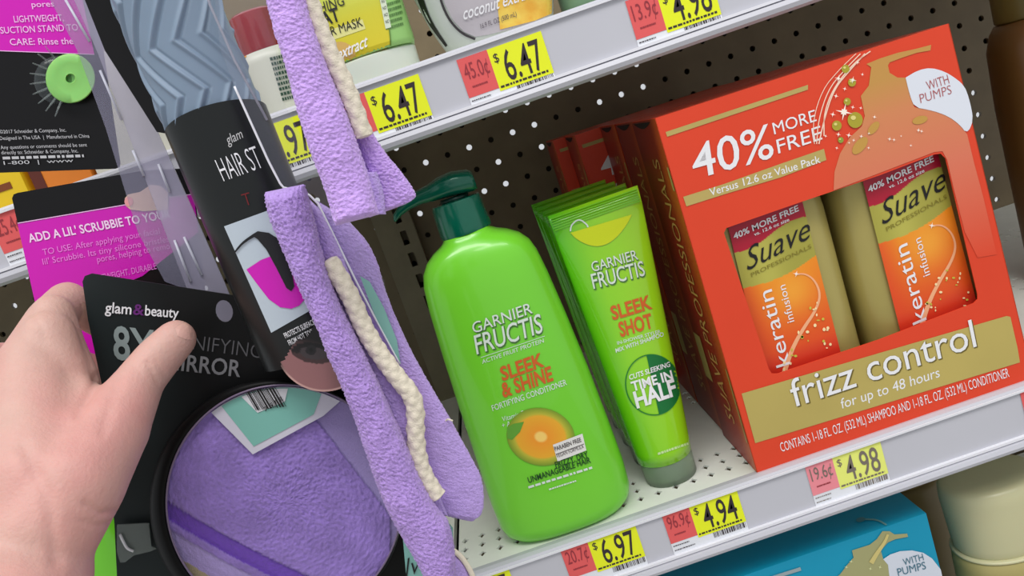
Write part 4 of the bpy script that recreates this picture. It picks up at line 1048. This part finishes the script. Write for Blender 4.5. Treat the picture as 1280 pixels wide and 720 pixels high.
chains = [
    # forearm and wrist
    [(H(-60,960,-.262), .030), (H(-5,810,-.225), .0265), (H(24,725,-.203), .0240)],
    [(H(-60,960,-.250), .030), (H(-20,800,-.215), .026), (H(0,715,-.195), .0235)],
    # palm
    [(H(30,720,-.200), .0220), (H(50,600,-.185), .0200), (H(42,455,-.150), .0135)],
    [(H(20,720,-.198), .022), (H(10,600,-.185), .0190), (H(-20,480,-.155), .0130)],
    [(H(0,720,-.195), .021), (H(-40,610,-.180), .0180), (H(-75,520,-.155), .0120)],
    [(H(-20,720,-.190), .020), (H(-85,630,-.172), .0165), (H(-125,570,-.152), .0115)],
    # thumb base and web
    [(H(66,392,-.134), .0085), (H(78,430,-.137), .0085), (H(98,478,-.146), .0085)], [(H(60,420,-.145), .0105), (H(80,480,-.152), .0105)],
    [(H(48,670,-.197), .0200), (H(92,602,-.185), .0188), (H(138,538,-.168), .0146)],
    [(H(100,560,-.172), .0150), (H(70,500,-.158), .0125)], [(H(120,520,-.163), .0095), (H(78,478,-.152), .0085)],
    [(H(60,560,-.175), .0170), (H(110,560,-.172), .0160)],
    # thumb
    [(H(138,538,-.168), .0144), (H(176,474,-.150), .0097), (H(198,447,-.1445), .0094), (H(220,424,-.1405), .0084)],
    # index: bends round the edge and runs behind the card
    [(H(42,450,-.150), .0125), (H(62,402,-.132), .0098), (H(84,376,-.113), .0088), (H(125,400,-.1045), .0080), (H(165,425,-.1045), .0070)],
    # middle, ring, little: curled behind the card
    [(H(-20,480,-.155), .0125), (H(-5,455,-.118), .0098), (H(45,450,-.098), .0086), (H(105,460,-.1030), .0078), (H(140,468,-.1045), .0070)],
    [(H(-75,520,-.155), .0118), (H(-55,510,-.118), .0092), (H(-5,500,-.092), .0082), (H(70,515,-.100), .0074), (H(110,525,-.1045), .0066)],
    [(H(-125,570,-.152), .0108), (H(-110,560,-.120), .0082), (H(-65,560,-.095), .0072), (H(0,570,-.095), .0066), (H(40,575,-.098), .0058)],
]
for ch in chains:
    for (a, ra), (b, rb) in zip(ch, ch[1:]): capsule(bm, a, b, ra, rb)
me = bpy.data.meshes.new('person'); bm.to_mesh(me); bm.free()
raw = bpy.data.objects.new('person_raw', me); COL.objects.link(raw)
md = raw.modifiers.new('r', 'REMESH'); md.mode = 'VOXEL'; md.voxel_size = .0013
md = raw.modifiers.new('s', 'SMOOTH'); md.factor = .6; md.iterations = 14
dg = bpy.context.evaluated_depsgraph_get(); me2 = bpy.data.meshes.new_from_object(raw.evaluated_get(dg))
bpy.data.objects.remove(raw)
me2.materials.clear()
skin = mat('skin', (200, 160, 148), .52, sss=.15, c2=(206, 150, 142), c2scale=22, bump=.25, bscale=700, var=.03, vscale=120)
me2.materials.append(skin); me2.polygons.foreach_set('use_smooth', [True] * len(me2.polygons))
hand = bpy.data.objects.new('hand', me2); COL.objects.link(hand); hand['_w'] = [0, 0, 0]
tag(hand, "bare left hand and wrist, thumb pressed on the dark card", 'person')
# skin creases at the wrist, the web and the thumb joint
co = np.zeros(len(me2.vertices) * 3); me2.vertices.foreach_get('co', co); co = co.reshape(-1, 3)
no = np.array([v.normal[:] for v in me2.vertices]); q = (co - CAMP) @ RC
PXY = np.stack([640 + FPX * q[:, 0] / q[:, 1], 360 - FPX * q[:, 2] / q[:, 1]], 1); face = ((co - CAMP) * no).sum(1) < 0
for line, dep, sg_ in [([(106,628),(126,641),(150,637)], .0009, 3.5), ([(100,650),(124,657),(146,652)], .0006, 3), ([(184,452),(190,466),(198,478)], .0005, 2.2), ([(193,448),(200,460),(205,468)], .0003, 2),
                       ([(121,470),(112,492),(98,518)], .0010, 5), ([(150,470),(140,500),(128,540)], .0005, 7), ([(40,392),(52,408),(56,425)], .0004, 3), ([(30,560),(60,620),(70,700)], .0008, 9)]:
    dmin = np.full(len(co), 1e9)
    for a, b_ in zip(line, line[1:]):
        a = np.array(a, float); b_ = np.array(b_, float); t_ = np.clip(((PXY - a) @ (b_ - a)) / ((b_ - a) @ (b_ - a)), 0, 1)
        dmin = np.minimum(dmin, np.linalg.norm(PXY - a - t_[:, None] * (b_ - a), axis=1))
    co -= no * (dep * np.exp(-(dmin / sg_) ** 2) * face)[:, None]
me2.vertices.foreach_set('co', co.ravel()); me2.update()
hv = bvh_of(hand)
nailp = [(219,410),(228,404),(236,404),(242,411),(243,419),(240,425),(232,424),(222,420)]
polyprint('thumbnail', nailp, PL(-.15), mat('nail', (212, 166, 154), .35), hand, .0002, hv, sub=2)
